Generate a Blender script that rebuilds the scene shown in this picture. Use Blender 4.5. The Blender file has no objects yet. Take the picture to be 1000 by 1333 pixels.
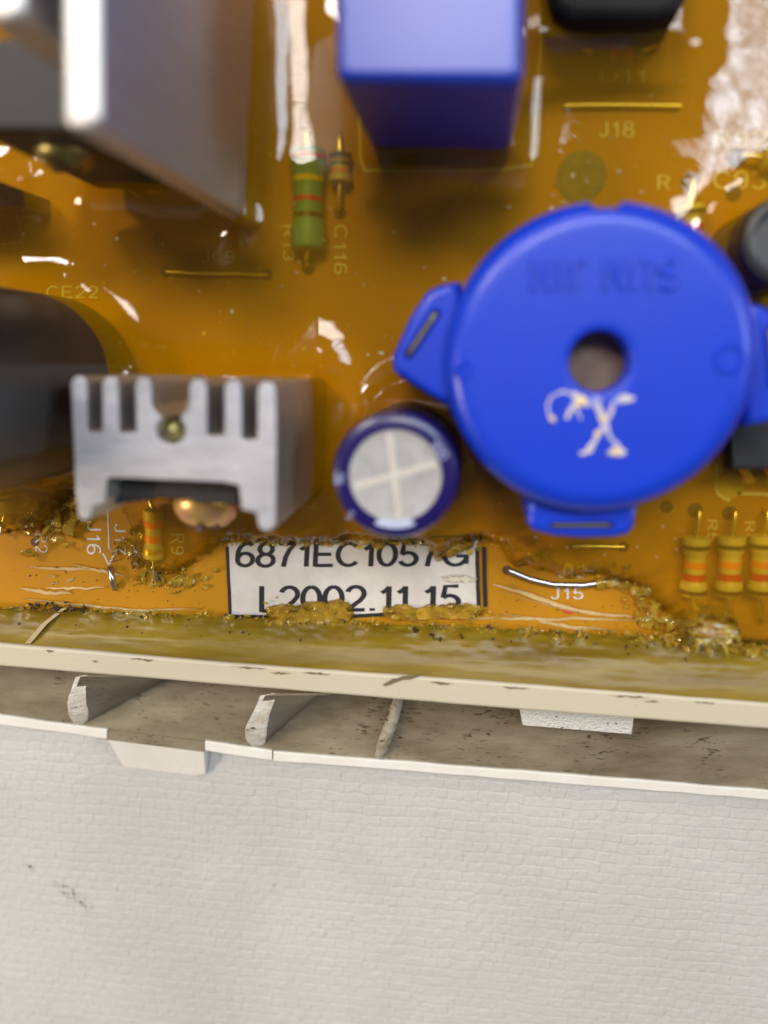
import bpy, bmesh, math, random
import numpy as np
from mathutils import Vector, Matrix, noise
random.seed(7); rng = np.random.default_rng(7)
sc = bpy.context.scene
COL = sc.collection
PI = math.pi
# 1 unit = 1 cm
sc.unit_settings.system = 'METRIC'; sc.unit_settings.scale_length = 0.01

# ------------------------------------------------------------------ camera
F = 1000.0
NAD = (620.0, 470.0)                       # where "straight down" lands in the 1000x1333 photograph
n_c = Vector(((NAD[0]-500)/F, (666.5-NAD[1])/F, -1.0)).normalized()
b_l = (666.5-450)/F
uz = 0.12/(1+0.1965*b_l)
Xw = Vector((1.0, -b_l*uz, uz)); Xw = (Xw - n_c*Xw.dot(n_c)).normalized()
Zw = -n_c
Yw = Zw.cross(Xw)
M3 = Matrix((Xw, Yw, Zw))                  # camera -> world
CAMP = M3 @ Vector((0, 0, 10.0))
cam = bpy.data.cameras.new('camera'); camo = bpy.data.objects.new('camera', cam); COL.objects.link(camo)
camo.matrix_world = Matrix.Translation(CAMP) @ M3.to_4x4()
cam.sensor_fit = 'VERTICAL'; cam.sensor_height = 100.0; cam.lens = 100.0*F/1333.0
cam.clip_start = 0.1; cam.clip_end = 2000
cam.dof.use_dof = True; cam.dof.focus_distance = 10.95; cam.dof.aperture_fstop = 0.27
sc.camera = camo

def at(px, py, z=0.0):
    """world point at height z seen at photograph pixel (px, py)"""
    d = M3 @ Vector(((px-500)/F, (666.5-py)/F, -1.0))
    t = (z-CAMP.z)/d.z
    return CAMP + d*t

# ------------------------------------------------------------------ world and lamps
w = bpy.data.worlds.new('World'); sc.world = w; w.use_nodes = True
bg = w.node_tree.nodes['Background']; bg.inputs[0].default_value = (0.50, 0.47, 0.44, 1); bg.inputs[1].default_value = 0.20

def lamp(name, loc, target, sx, sy, watts, col, grid=0):
    l = bpy.data.lights.new(name, 'AREA'); l.shape = 'RECTANGLE'; l.size = sx; l.size_y = sy
    l.energy = watts; l.color = col
    if grid:                                # prismatic diffuser
        l.use_nodes = True; nt = l.node_tree; em = nt.nodes['Emission']
        ge = nt.nodes.new('ShaderNodeNewGeometry'); sp_ = nt.nodes.new('ShaderNodeSeparateXYZ'); nt.links.new(ge.outputs['Parametric'], sp_.inputs[0])
        ks = []
        for ax, kk in (('X', grid), ('Y', grid*.8)):
            a_m = nt.nodes.new('ShaderNodeMath'); a_m.operation = 'MULTIPLY'; a_m.inputs[1].default_value = kk*2*PI; nt.links.new(sp_.outputs[ax], a_m.inputs[0])
            b_m = nt.nodes.new('ShaderNodeMath'); b_m.operation = 'SINE'; nt.links.new(a_m.outputs[0], b_m.inputs[0])
            c_m = nt.nodes.new('ShaderNodeMath'); c_m.operation = 'MULTIPLY_ADD'; c_m.inputs[1].default_value = .38; c_m.inputs[2].default_value = 1.0; nt.links.new(b_m.outputs[0], c_m.inputs[0]); ks.append(c_m)
        mm = nt.nodes.new('ShaderNodeMath'); mm.operation = 'MULTIPLY'; nt.links.new(ks[0].outputs[0], mm.inputs[0]); nt.links.new(ks[1].outputs[0], mm.inputs[1]); nt.links.new(mm.outputs[0], em.inputs['Strength'])
    o = bpy.data.objects.new(name, l); COL.objects.link(o); o.location = loc
    o.rotation_euler = (Vector(target)-Vector(loc)).to_track_quat('-Z', 'Y').to_euler()
    return o

def mirror_dir(px, py):
    d = (at(px, py, 0)-CAMP).normalized(); d.z = -d.z
    return d
# ceiling troffers (warm) in a row, and a cool window high on the far right
md = mirror_dir(574, -48); k_ = 190.0/md.z
for i, (x, y, sx, sy, e) in enumerate(((-0.62*190, 0.64*190, 52, 40, 250000), (md.x*k_, md.y*k_, 44, 44, 110000), (-0.62*190, 1.30*190, 52, 40, 130000), (-0.02*190, 1.25*190, 52, 40, 130000))):
    lamp('ceiling_lamp', (x, y, 190), (x, y, 0), sx, sy, e, (1.0, 0.92, 0.84), grid=13)
wd = mirror_dir(950, -88)
lamp('window_light', wd*200, (0, 0, 0), 70, 44, 120000, (0.72, 0.86, 1.0), grid=5)
lamp('window_light_far', (120, 25, 75), (4, -4, 0), 45, 40, 50000, (0.80, 0.91, 1.0))
lamp('lamp_left', (-52, -10, 34), (-3, -4, 0), 12, 12, 14000, (1.0, 0.80, 0.58))

sc.view_settings.view_transform = 'Standard'; sc.view_settings.look = 'None'
sc.view_settings.exposure = 0.3; sc.view_settings.gamma = 1.0; sc.view_settings.use_curve_mapping = False
sc.render.engine = 'CYCLES'
sc.cycles.use_denoising = True
sc.cycles.max_bounces = 10; sc.cycles.transparent_max_bounces = 16
sc.cycles.caustics_reflective = False; sc.cycles.caustics_refractive = False
sc.cycles.sample_clamp_indirect = 6.0

# ------------------------------------------------------------------ materials
def mat(name, col, rough=0.5, metal=0.0, var=0.0, vscale=2.0, vcol=None, bump=0.0, bscale=20.0, bdist=0.02,
        coat=0.0, spec=0.5, specks=None, stretch=(1, 1, 1), sss=0.0, rvar=0.0):
    m = bpy.data.materials.new(name); m.use_nodes = True
    nt = m.node_tree; N = nt.nodes; L = nt.links; p = N['Principled BSDF']
    p.inputs['Base Color'].default_value = (*col, 1); p.inputs['Roughness'].default_value = rough
    p.inputs['Metallic'].default_value = metal; p.inputs['Specular IOR Level'].default_value = spec
    p.inputs['Coat Weight'].default_value = coat; p.inputs['Coat Roughness'].default_value = 0.06
    if sss:
        p.inputs['Subsurface Weight'].default_value = sss; p.inputs['Subsurface Radius'].default_value = (.2, .15, .1)
        p.inputs['Subsurface Scale'].default_value = 0.15
    tc = N.new('ShaderNodeTexCoord'); mp = N.new('ShaderNodeMapping'); mp.inputs['Scale'].default_value = stretch
    L.new(tc.outputs['Object'], mp.inputs[0])
    cur = None
    if var:
        nz = N.new('ShaderNodeTexNoise'); nz.inputs['Scale'].default_value = vscale; nz.inputs['Detail'].default_value = 6
        nz.inputs['Roughness'].default_value = 0.62
        L.new(mp.outputs[0], nz.inputs['Vector'])
        mr = N.new('ShaderNodeMapRange'); mr.inputs[1].default_value = 0.35; mr.inputs[2].default_value = 0.7
        mr.inputs[3].default_value = 0; mr.inputs[4].default_value = var
        L.new(nz.outputs[0], mr.inputs[0])
        mx = N.new('ShaderNodeMix'); mx.data_type = 'RGBA'
        mx.inputs[6].default_value = (*col, 1); mx.inputs[7].default_value = (*(vcol or tuple(c*.5 for c in col)), 1)
        L.new(mr.outputs[0], mx.inputs[0]); cur = mx.outputs[2]
        if rvar:
            mr2 = N.new('ShaderNodeMapRange'); mr2.inputs[3].default_value = rough; mr2.inputs[4].default_value = rough+rvar
            L.new(nz.outputs[0], mr2.inputs[0]); L.new(mr2.outputs[0], p.inputs['Roughness'])
    if specks:
        sscale, thr, scol = specks[:3]
        nz2 = N.new('ShaderNodeTexNoise'); nz2.inputs['Scale'].default_value = sscale; nz2.inputs['Detail'].default_value = 3
        L.new(mp.outputs[0], nz2.inputs['Vector'])
        mr3 = N.new('ShaderNodeMapRange'); mr3.inputs[1].default_value = thr; mr3.inputs[2].default_value = thr+.05
        L.new(nz2.outputs[0], mr3.inputs[0])
        if len(specks) > 3:
            nz3 = N.new('ShaderNodeTexNoise'); nz3.inputs['Scale'].default_value = specks[3]; L.new(tc.outputs['Object'], nz3.inputs['Vector'])
            mr4 = N.new('ShaderNodeMapRange'); mr4.inputs[1].default_value = .42; mr4.inputs[2].default_value = .62; L.new(nz3.outputs[0], mr4.inputs[0])
            ml = N.new('ShaderNodeMath'); ml.operation = 'MULTIPLY'; L.new(mr3.outputs[0], ml.inputs[0]); L.new(mr4.outputs[0], ml.inputs[1]); mr3 = ml
        mx2 = N.new('ShaderNodeMix'); mx2.data_type = 'RGBA'
        mx2.inputs[6].default_value = (*col, 1); mx2.inputs[7].default_value = (*scol, 1)
        if cur: L.new(cur, mx2.inputs[6])
        L.new(mr3.outputs[0], mx2.inputs[0]); cur = mx2.outputs[2]
    if cur: L.new(cur, p.inputs['Base Color'])
    if bump:
        nb = N.new('ShaderNodeTexNoise'); nb.inputs['Scale'].default_value = bscale; nb.inputs['Detail'].default_value = 5
        L.new(mp.outputs[0], nb.inputs['Vector'])
        bp = N.new('ShaderNodeBump'); bp.inputs['Strength'].default_value = bump; bp.inputs['Distance'].default_value = bdist
        L.new(nb.outputs[0], bp.inputs['Height']); L.new(bp.outputs[0], p.inputs['Normal'])
    return m

def resin_mat(name, tint, rough=0.03, diff=0.0, dcol=(.4, .2, .02), bump=0.15, bscale=3.0, bdist=0.03, cloud=0.0, depth=0.0):
    """clear amber potting resin: tinted see-through body under a glossy skin"""
    m = bpy.data.materials.new(name); m.use_nodes = True
    nt = m.node_tree; N = nt.nodes; L = nt.links
    N.remove(N['Principled BSDF']); out = N['Material Output']
    tr = N.new('ShaderNodeBsdfTransparent'); tr.inputs[0].default_value = (*tint, 1)
    if depth:
        ge = N.new('ShaderNodeNewGeometry'); sx = N.new('ShaderNodeSeparateXYZ'); L.new(ge.outputs['Position'], sx.inputs[0])
        dv = N.new('ShaderNodeMath'); dv.operation = 'DIVIDE'; L.new(sx.outputs['Z'], dv.inputs[0]); dv.inputs[1].default_value = depth
        cc = N.new('ShaderNodeCombineColor')
        for c_ in range(3):
            pw = N.new('ShaderNodeMath'); pw.operation = 'POWER'; pw.inputs[0].default_value = tint[c_]; L.new(dv.outputs[0], pw.inputs[1]); L.new(pw.outputs[0], cc.inputs[c_])
        L.new(cc.outputs[0], tr.inputs[0])
    gl = N.new('ShaderNodeBsdfGlossy'); gl.inputs['Roughness'].default_value = rough
    fr = N.new('ShaderNodeFresnel'); fr.inputs['IOR'].default_value = 1.5
    tc = N.new('ShaderNodeTexCoord')
    nb = N.new('ShaderNodeTexNoise'); nb.inputs['Scale'].default_value = bscale; nb.inputs['Detail'].default_value = 3
    L.new(tc.outputs['Object'], nb.inputs['Vector'])
    bp = N.new('ShaderNodeBump'); bp.inputs['Strength'].default_value = bump; bp.inputs['Distance'].default_value = bdist
    L.new(nb.outputs[0], bp.inputs['Height'])
    L.new(bp.outputs[0], gl.inputs['Normal']); L.new(bp.outputs[0], fr.inputs['Normal'])
    body = tr.outputs[0]
    if diff:
        df = N.new('ShaderNodeBsdfDiffuse'); df.inputs[0].default_value = (*dcol, 1)
        ms = N.new('ShaderNodeMixShader'); ms.inputs[0].default_value = diff
        if cloud:
            nc = N.new('ShaderNodeTexNoise'); nc.inputs['Scale'].default_value = cloud; nc.inputs['Detail'].default_value = 5
            L.new(tc.outputs['Object'], nc.inputs['Vector'])
            mr = N.new('ShaderNodeMapRange'); mr.inputs[1].default_value = .3; mr.inputs[2].default_value = .75
            mr.inputs[3].default_value = 0; mr.inputs[4].default_value = diff*1.6
            L.new(nc.outputs[0], mr.inputs[0]); L.new(mr.outputs[0], ms.inputs[0])
        L.new(body, ms.inputs[1]); L.new(df.outputs[0], ms.inputs[2]); body = ms.outputs[0]
    mx = N.new('ShaderNodeMixShader')
    L.new(fr.outputs[0], mx.inputs[0]); L.new(body, mx.inputs[1]); L.new(gl.outputs[0], mx.inputs[2])
    L.new(mx.outputs[0], out.inputs['Surface'])
    return m

MAT = dict(
    board=mat('phenolic_board', (.50, .222, .008), .5, spec=.2, var=.5, vscale=.7, vcol=(.43, .175, .005), bump=.12, bscale=60, bdist=.01,
              specks=(38, .71, (.16, .06, .015))),
    resin=resin_mat('amber_resin', (.998, .90, .37), .025, diff=.13, dcol=(.95, .46, .003), depth=.43, bump=.12, bscale=3),
    border=mat('olive_resin', (.235, .155, .005), .36, var=.9, vscale=1.6, vcol=(.13, .075, .005), bump=.15, bscale=5, bdist=.03, coat=.0, spec=.35,
               stretch=(.30, 2.6, 1), specks=(9, .72, (.10, .06, .012))),
    crumb=resin_mat('resin_crumb', (.99, .90, .42), .06, diff=.34, dcol=(.85, .55, .06), bump=.4, bscale=18, bdist=.03),
    film=resin_mat('resin_remnant', (.92, .70, .22), .10, diff=.72, dcol=(.52, .30, .03), bump=.7, bscale=10, bdist=.04, cloud=4),
    sliver=mat('pale_resin_sliver', (.74, .56, .28), .4, var=.5, vscale=10, vcol=(.55, .34, .10)),
    silk=mat('silk_white', (.72, .70, .70), .6, var=.6, vscale=22, vcol=(.45, .36, .26)),
    silk_y=mat('silk_cream', (.80, .76, .60), .6, var=.5, vscale=14, vcol=(.60, .46, .22)),
    tin=mat('tinned_wire', (.62, .60, .56), .25, metal=1),
    wire=mat('brass_wire', (.90, .72, .34), .28, metal=1),
    alu=mat('sawn_aluminium', (.54, .54, .58), .42, metal=.6, var=.8, vscale=3, vcol=(.36, .36, .40), bump=.3, bscale=26, bdist=.02, stretch=(1, 3.5, 1)),
    alu_dark=mat('drawn_aluminium', (.62, .61, .60), .38, metal=.8, var=.4, vscale=3, vcol=(.48, .45, .42), bump=.2, bscale=16, bdist=.01, stretch=(6, 6, .4)),
    matte=mat('matte_black', (.010, .009, .008), .6, spec=.2),
    alu_side=mat('brushed_aluminium', (.76, .74, .74), .42, metal=.8, var=.35, vscale=3, vcol=(.52, .47, .42), bump=.2, bscale=16, bdist=.01,
                 stretch=(6, 6, .4)),
    black=mat('black_epoxy', (.012, .012, .013), .50, var=.4, vscale=8, vcol=(.03, .03, .03), bump=.15, bscale=40, bdist=.01),
    sleeve_black=mat('black_sleeve', (.020, .019, .020), .38, var=.3, vscale=5, vcol=(.035, .03, .03), bump=.08, bscale=14),
    stripe_grey=mat('grey_stripe', (.062, .060, .060), .5, var=.3, vscale=9, vcol=(.08, .08, .085)),
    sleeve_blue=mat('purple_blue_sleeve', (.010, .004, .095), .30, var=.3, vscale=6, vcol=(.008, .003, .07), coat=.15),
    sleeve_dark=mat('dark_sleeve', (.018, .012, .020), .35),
    stripe_pale=mat('pale_stripe', (.50, .56, .74), .45, var=.3, vscale=9),
    can_top=mat('can_top', (.66, .655, .65), .36, metal=.6, var=.5, vscale=6, vcol=(.36, .34, .33), bump=.15, bscale=30),
    can_score=mat('can_score', (.74, .70, .62), .4, metal=.3),
    blue=mat('blue_plastic', (.003, .040, .56), .32, var=.4, vscale=1.6, vcol=(.004, .028, .43), bump=.08, bscale=10, bdist=.02, coat=.12, rvar=.1),
    bluebox=mat('blue_box_plastic', (.015, .046, .42), .30, var=.2, vscale=2, vcol=(.012, .036, .34), spec=.6),
    slot=mat('slot_metal', (.16, .14, .11), .5, metal=.6),
    piezo=mat('piezo_disc', (.20, .13, .095), .45, metal=.3, var=.4, vscale=6),
    cream_paint=mat('cream_paint', (.78, .68, .46), .35, var=1.0, vscale=7, vcol=(.12, .18, .70)),
    paper=mat('label_paper', (.66, .62, .56), .7, var=.45, vscale=3.5, vcol=(.48, .41, .34), specks=(34, .73, (.2, .14, .08))),
    ink=mat('label_ink', (.016, .014, .016), .5),
    red=mat('red_ink', (.55, .04, .02), .6),
    brass=mat('zinc_screw', (.95, .64, .16), .38, metal=.75, var=.9, vscale=5, vcol=(.85, .42, .40)),
    oldbrass=mat('dull_screw', (.42, .36, .14), .4, metal=1, var=.5, vscale=6),
    r_green=mat('green_resistor', (.11, .36, .32), .45, var=.25, vscale=6, bump=.2, bscale=10),
    r_beige=mat('beige_resistor', (.72, .58, .22), .4, var=.25, vscale=7),
    b_red=mat('red_band', (.62, .010, .030), .4), b_orange=mat('orange_band', (1.0, .26, .020), .4),
    b_yellow=mat('yellow_band', (.85, .62, .03), .4), b_black=mat('black_band', (.02, .018, .015), .4),
    b_brown=mat('brown_band', (.09, .022, .012), .4), b_gold=mat('gold_band', (.62, .42, .12), .35, metal=.5),
    b_green=mat('dark_green_band', (.03, .08, .03), .4),
    pad=mat('bare_pad', (.085, .07, .02), .5, var=.8, vscale=5, vcol=(.20, .15, .02)),
    hole=mat('solder_hole', (.10, .045, .02), .6),
    cream=mat('cream_plastic', (.55, .495, .375), .45, var=.5, vscale=1.6, vcol=(.58, .50, .34), bump=.12, bscale=12, bdist=.02,
              specks=(11, .74, (.16, .11, .05)), stretch=(.7, 1.6, 1)),
    ledge=mat('dirty_shaded_plastic', (.27, .225, .15), .5, var=1.0, vscale=.6, vcol=(.085, .056, .026), bump=.2, bscale=14, bdist=.03,
              specks=(13, .60, (.045, .032, .016), .9), stretch=(.6, 1.9, 1)),  # real dirt, with the rim's shade also put into the dark colours
    lip=mat('pale_plastic_lip', (.76, .74, .68), .5, var=.5, vscale=1.2, vcol=(.62, .56, .46)),
    ridge=mat('dirty_ridge', (.46, .42, .34), .6, var=1.0, vscale=4, vcol=(.20, .16, .10), bump=.5, bscale=12, bdist=.05, specks=(9, .60, (.07, .05, .03))),
    rib=mat('chalky_plastic', (.90, .87, .80), .6, var=.8, vscale=5, vcol=(.58, .46, .30), bump=.5, bscale=12, bdist=.05,
            specks=(6, .66, (.22, .09, .03))),
)

# ------------------------------------------------------------------ object helpers
def tag(o, label, cat=None, group=None, kind=None):
    if label: o['label'] = label
    if cat: o['category'] = cat
    if group: o['group'] = group
    if kind: o['kind'] = kind
    return o

def thing(name, label, cat, loc, group=None, kind=None):
    o = bpy.data.objects.new(name, None); COL.objects.link(o); o.location = loc; o.empty_display_size = .2
    return tag(o, label, cat, group, kind)

def base_of(o):
    v = Vector((0, 0, 0))
    while o is not None:
        v = v + Vector(o.location); o = o.parent
    return v

def link_mesh(name, me, m, parent=None, smooth=None):
    if m is not None and not me.materials: me.materials.append(m)
    o = bpy.data.objects.new(name, me); COL.objects.link(o)
    if parent is not None:
        off = base_of(parent); me.transform(Matrix.Translation(-off)); o.parent = parent
    if smooth is not None:
        me.polygons.foreach_set('use_smooth', [True]*len(me.polygons))
        if smooth: me.set_sharp_from_angle(angle=math.radians(smooth))
        wn = o.modifiers.new('weighted_normal', 'WEIGHTED_NORMAL'); wn.mode = 'FACE_AREA'; wn.weight = 90; wn.keep_sharp = True
    return o

def build(name, bm, m, parent=None, smooth=35):
    """bm holds world coordinates"""
    bmesh.ops.recalc_face_normals(bm, faces=bm.faces)
    me = bpy.data.meshes.new(name); bm.to_mesh(me); bm.free()
    return link_mesh(name, me, m, parent, smooth)

def prism(pts_top, pts_bot, bev=0.0, seg=2, bm=None, only_top=True):
    """solid between two matching outlines (lists of Vectors)"""
    own = bm is None
    bm = bm or bmesh.new()
    a = [bm.verts.new(p) for p in pts_top]; b = [bm.verts.new(p) for p in pts_bot]
    n = len(a)
    f1 = bm.faces.new(a); bm.faces.new(list(reversed(b)))
    for i in range(n):
        j = (i+1) % n
        bm.faces.new((a[i], b[i], b[j], a[j]))
    if bev and own:
        bmesh.ops.recalc_face_normals(bm, faces=bm.faces)
        es = list(f1.edges) if only_top else list(bm.edges)
        bmesh.ops.bevel(bm, geom=es, offset=bev, segments=seg, affect='EDGES', profile=.5, clamp_overlap=True)
    return bm

def extrude_px(pts, z1, z0, bev=0.0, seg=2):
    top = [at(x, y, z1) for x, y in pts]
    bot = [Vector((p.x, p.y, z0)) for p in top]
    return prism(top, bot, bev, seg)

def lathe(profile, center, axis='Z', steps=48, bm=None, rfun=None, rot=None):
    """profile: list of (r, h). closes poles when r == 0"""
    bm = bm or bmesh.new(); rings = []
    for r, h in profile:
        if r <= 1e-6:
            v = bm.verts.new((0, 0, h)); rings.append([v])
        else:
            ring = []
            for k in range(steps):
                a = 2*PI*k/steps
                rr = rfun(a, r, h) if rfun else r
                ring.append(bm.verts.new((rr*math.cos(a), rr*math.sin(a), h)))
            rings.append(ring)
    for A, B in zip(rings, rings[1:]):
        for k in range(steps):
            j = (k+1) % steps
            if len(A) == 1 and len(B) == 1: continue
            if len(A) == 1: bm.faces.new((A[0], B[k], B[j]))
            elif len(B) == 1: bm.faces.new((A[k], B[0], A[j]))
            else: bm.faces.new((A[k], B[k], B[j], A[j]))
    mtx = Matrix.Translation(Vector(center))
    if rot is not None: mtx = mtx @ rot.to_matrix().to_4x4()
    bmesh.ops.transform(bm, matrix=mtx, verts=bm.verts)
    return bm

def tube(points, r, steps=8, bm=None):
    bm = bm or bmesh.new(); P = [Vector(p) for p in points]; rings = []
    for i, p in enumerate(P):
        t = (P[min(i+1, len(P)-1)]-P[max(i-1, 0)]).normalized()
        up = Vector((0, 0, 1)) if abs(t.z) < .9 else Vector((1, 0, 0))
        a = t.cross(up).normalized(); b = t.cross(a)
        rr = r[i] if isinstance(r, (list, tuple)) else r
        rings.append([bm.verts.new(p+(a*math.cos(2*PI*k/steps)+b*math.sin(2*PI*k/steps))*rr) for k in range(steps)])
    for A, B in zip(rings, rings[1:]):
        for k in range(steps):
            j = (k+1) % steps; bm.faces.new((A[k], A[j], B[j], B[k]))
    bm.faces.new(list(reversed(rings[0]))); bm.faces.new(rings[-1])
    return bm

def _arc(cx, cy, rx, ry, a0, a1, n=14): return [(cx+rx*math.cos(math.radians(a0+(a1-a0)*k/n)), cy+ry*math.sin(math.radians(a0+(a1-a0)*k/n))) for k in range(n+1)]
GLYPH = {   # centre lines of grotesque capitals and figures, height 1
 '0': (.56, [_arc(.28, .5, .23, .45, 90, 450, 28)]), '1': (.40, [[(.27, 0), (.27, .95)], [(.28, .93), (.20, .80), (.08, .70)]]),
 '2': (.56, [_arc(.28, .68, .22, .27, 165, -25, 14)+[(.40, .42), (.20, .20), (.07, .05)], [(.05, .05), (.52, .05)]]),
 '3': (.56, [_arc(.26, .72, .20, .23, 160, -80, 12), _arc(.26, .27, .23, .23, 85, -160, 14)]),
 '5': (.56, [[(.48, .94), (.15, .94), (.10, .50)], _arc(.27, .31, .225, .265, 140, -160, 16)]),
 '6': (.56, [_arc(.28, .30, .22, .255, 0, 360, 24), [(.06, .32)]+_arc(.32, .50, .26, .455, 175, 55, 12)]),
 '7': (.56, [[(.05, .94), (.51, .94)], [(.50, .93), (.36, .70), (.26, .40), (.21, 0)]]),
 '8': (.56, [_arc(.28, .73, .185, .22, 0, 360, 22), _arc(.28, .27, .225, .245, 0, 360, 24)]),
 '9': (.56, [_arc(.28, .68, .22, .255, 0, 360, 24), [(.50, .66)]+_arc(.24, .48, .26, .445, 5, -125, 12)]),
 '.': (.26, [[(.13, 0), (.13, .11)]]), 'E': (.62, [[(.09, 0), (.09, 1)], [(.09, .95), (.57, .95)], [(.09, .51), (.53, .51)], [(.09, .05), (.59, .05)]]),
 'C': (.70, [_arc(.37, .5, .30, .455, 42, 318, 26)]), 'G': (.74, [_arc(.38, .5, .31, .455, 48, 330, 26), [(.67, .10), (.67, .46)], [(.70, .43), (.40, .43)]]),
 'L': (.54, [[(.10, 0), (.10, 1)], [(.10, .05), (.50, .05)]]), 'J': (.48, [[(.38, 1), (.38, .28)]+_arc(.21, .26, .17, .215, 0, -175, 12)]),
 'R': (.66, [[(.09, 0), (.09, 1)], [(.09, .95), (.36, .95)]+_arc(.36, .72, .21, .23, 90, -90, 12)+[(.09, .49)], [(.34, .48), (.60, 0)]]),
 'D': (.68, [[(.09, 0), (.09, 1)], [(.09, .95), (.30, .95)]+_arc(.30, .5, .30, .45, 90, -90, 16)+[(.09, .05)]]),
 'S': (.62, [_arc(.31, .72, .22, .225, 30, 250, 14)+_arc(.31, .275, .24, .225, 75, -155, 14)]),
 'U': (.68, [[(.09, 1), (.09, .32)]+_arc(.34, .32, .25, .27, 180, 360, 14)+[(.59, 1)]]), 'N': (.70, [[(.09, 0), (.09, 1)], [(.09, .97), (.60, .03)], [(.60, 0), (.60, 1)]]),
 'I': (.26, [[(.13, 0), (.13, 1)]]), ' ': (.30, [])}
def text_on(s, quad, z, m, parent, name='printed_character', wt=.105, raised=0.0, gap=.03):
    """quad: pixels of the lettering's bottom-left, bottom-right, top-right, top-left (in the lettering's own sense); one object per character"""
    W = sum(GLYPH[c][0]+gap for c in s)-gap
    q = [at(x, y, z) for x, y in quad]
    def mp(x, y):
        u, v = x/W, y
        return q[0]*((1-u)*(1-v))+q[1]*(u*(1-v))+q[2]*(u*v)+q[3]*((1-u)*v)
    pen = 0.0
    for c in s:
        wd, strokes = GLYPH[c]
        if strokes:
            bm = bmesh.new()
            for k, st in enumerate(strokes):
                if raised:
                    hh = (q[3]-q[0]).length; n0 = len(bm.verts)
                    tube([mp(pen+x, y) for x, y in st], wt*.5*hh, 8, bm); bm.verts.ensure_lookup_table()
                    for v in list(bm.verts)[n0:]: v.co.z = z+(v.co.z-z)*raised
                    continue
                Lv, Rv = [], []
                for i, (x, y) in enumerate(st):
                    x0, y0 = st[max(i-1, 0)]; x1, y1 = st[min(i+1, len(st)-1)]; tx, ty = x1-x0, y1-y0; l = math.hypot(tx, ty) or 1
                    nx, ny = -ty/l*wt/2, tx/l*wt/2
                    up = Vector((0, 0, .0008*k))
                    Lv.append(bm.verts.new(mp(pen+x+nx, y+ny)+up)); Rv.append(bm.verts.new(mp(pen+x-nx, y-ny)+up))
                for i in range(len(st)-1): bm.faces.new((Lv[i], Rv[i], Rv[i+1], Lv[i+1]))
            build(name, bm, m, parent, smooth=60 if raised else None)
        pen += wd+gap

def strip_px(pts, wpx, z, bm=None, h=0.0):
    """flat ribbon along photograph pixels at height z"""
    bm = bm or bmesh.new(); P = [at(x, y, z) for x, y in pts]
    L_, R_ = [], []
    for i, p in enumerate(P):
        t = (P[min(i+1, len(P)-1)]-P[max(i-1, 0)]); t.z = 0; t.normalize()
        nrm = Vector((-t.y, t.x, 0)); wd = (wpx[i] if isinstance(wpx, (list, tuple)) else wpx)/200.0
        L_.append(bm.verts.new(p+nrm*wd+Vector((0, 0, h)))); R_.append(bm.verts.new(p-nrm*wd))
    for i in range(len(P)-1): bm.faces.new((L_[i], R_[i], R_[i+1], L_[i+1]))
    return bm

def wob(pts, n, amp, seed=0):
    """resample a pixel polyline to n points with some wander"""
    r = random.Random(seed); out = []
    seg = [math.dist(pts[i], pts[i+1]) for i in range(len(pts)-1)]; T = sum(seg)
    for k in range(n):
        d = T*k/(n-1); i = 0
        while i < len(seg)-1 and d > seg[i]: d -= seg[i]; i += 1
        f = d/seg[i]; x = pts[i][0]*(1-f)+pts[i+1][0]*f; y = pts[i][1]*(1-f)+pts[i+1][1]*f
        out.append((x+r.uniform(-amp, amp), y+r.uniform(-amp, amp)))
    return out

# ================================================================== SETTING: cloth
ZF = -1.28
def smooth01(x): x = np.clip(x, 0, 1); return x*x*(3-2*x)
def vnoise(x, y, seed, n=256):
    r = np.random.default_rng(seed); g = r.random((n, n))
    xi = np.floor(x).astype(int); yi = np.floor(y).astype(int); fx = x-xi; fy = y-yi
    fx = fx*fx*(3-2*fx); fy = fy*fy*(3-2*fy)
    a = g[xi % n, yi % n]; b = g[(xi+1) % n, yi % n]; c = g[xi % n, (yi+1) % n]; d = g[(xi+1) % n, (yi+1) % n]
    return (a*(1-fx)+b*fx)*(1-fy)+(c*(1-fx)+d*fx)*fy
def fbm(x, y, seed, octs=4):
    s = 0; a = .5
    for o in range(octs): s = s+a*vnoise(x*2**o, y*2**o, seed+o); a *= .5
    return s

def grid_mesh(name, X, Y, Z, keep=None, m=None, smooth=True):
    ny, nx = X.shape
    idx = np.arange(nx*ny).reshape(ny, nx)
    q = np.stack([idx[:-1, :-1], idx[:-1, 1:], idx[1:, 1:], idx[1:, :-1]], -1).reshape(-1, 4)
    if keep is not None:
        k = (keep[:-1, :-1] & keep[:-1, 1:] & keep[1:, 1:] & keep[1:, :-1]).ravel(); q = q[k]
    V = np.stack([X, Y, Z], -1).reshape(-1, 3)
    if keep is not None:
        used = np.unique(q); remap = -np.ones(nx*ny, int); remap[used] = np.arange(len(used)); V = V[used]; q = remap[q]
    me = bpy.data.meshes.new(name)
    me.vertices.add(len(V)); me.vertices.foreach_set('co', V.ravel())
    me.loops.add(q.size); me.loops.foreach_set('vertex_index', q.ravel())
    me.polygons.add(len(q)); me.polygons.foreach_set('loop_start', np.arange(0, q.size, 4))
    if smooth: me.polygons.foreach_set('use_smooth', np.ones(len(q), bool))
    me.update(calc_edges=True)
    o = bpy.data.objects.new(name, me); COL.objects.link(o)
    if m: me.materials.append(m)
    return o

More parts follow.
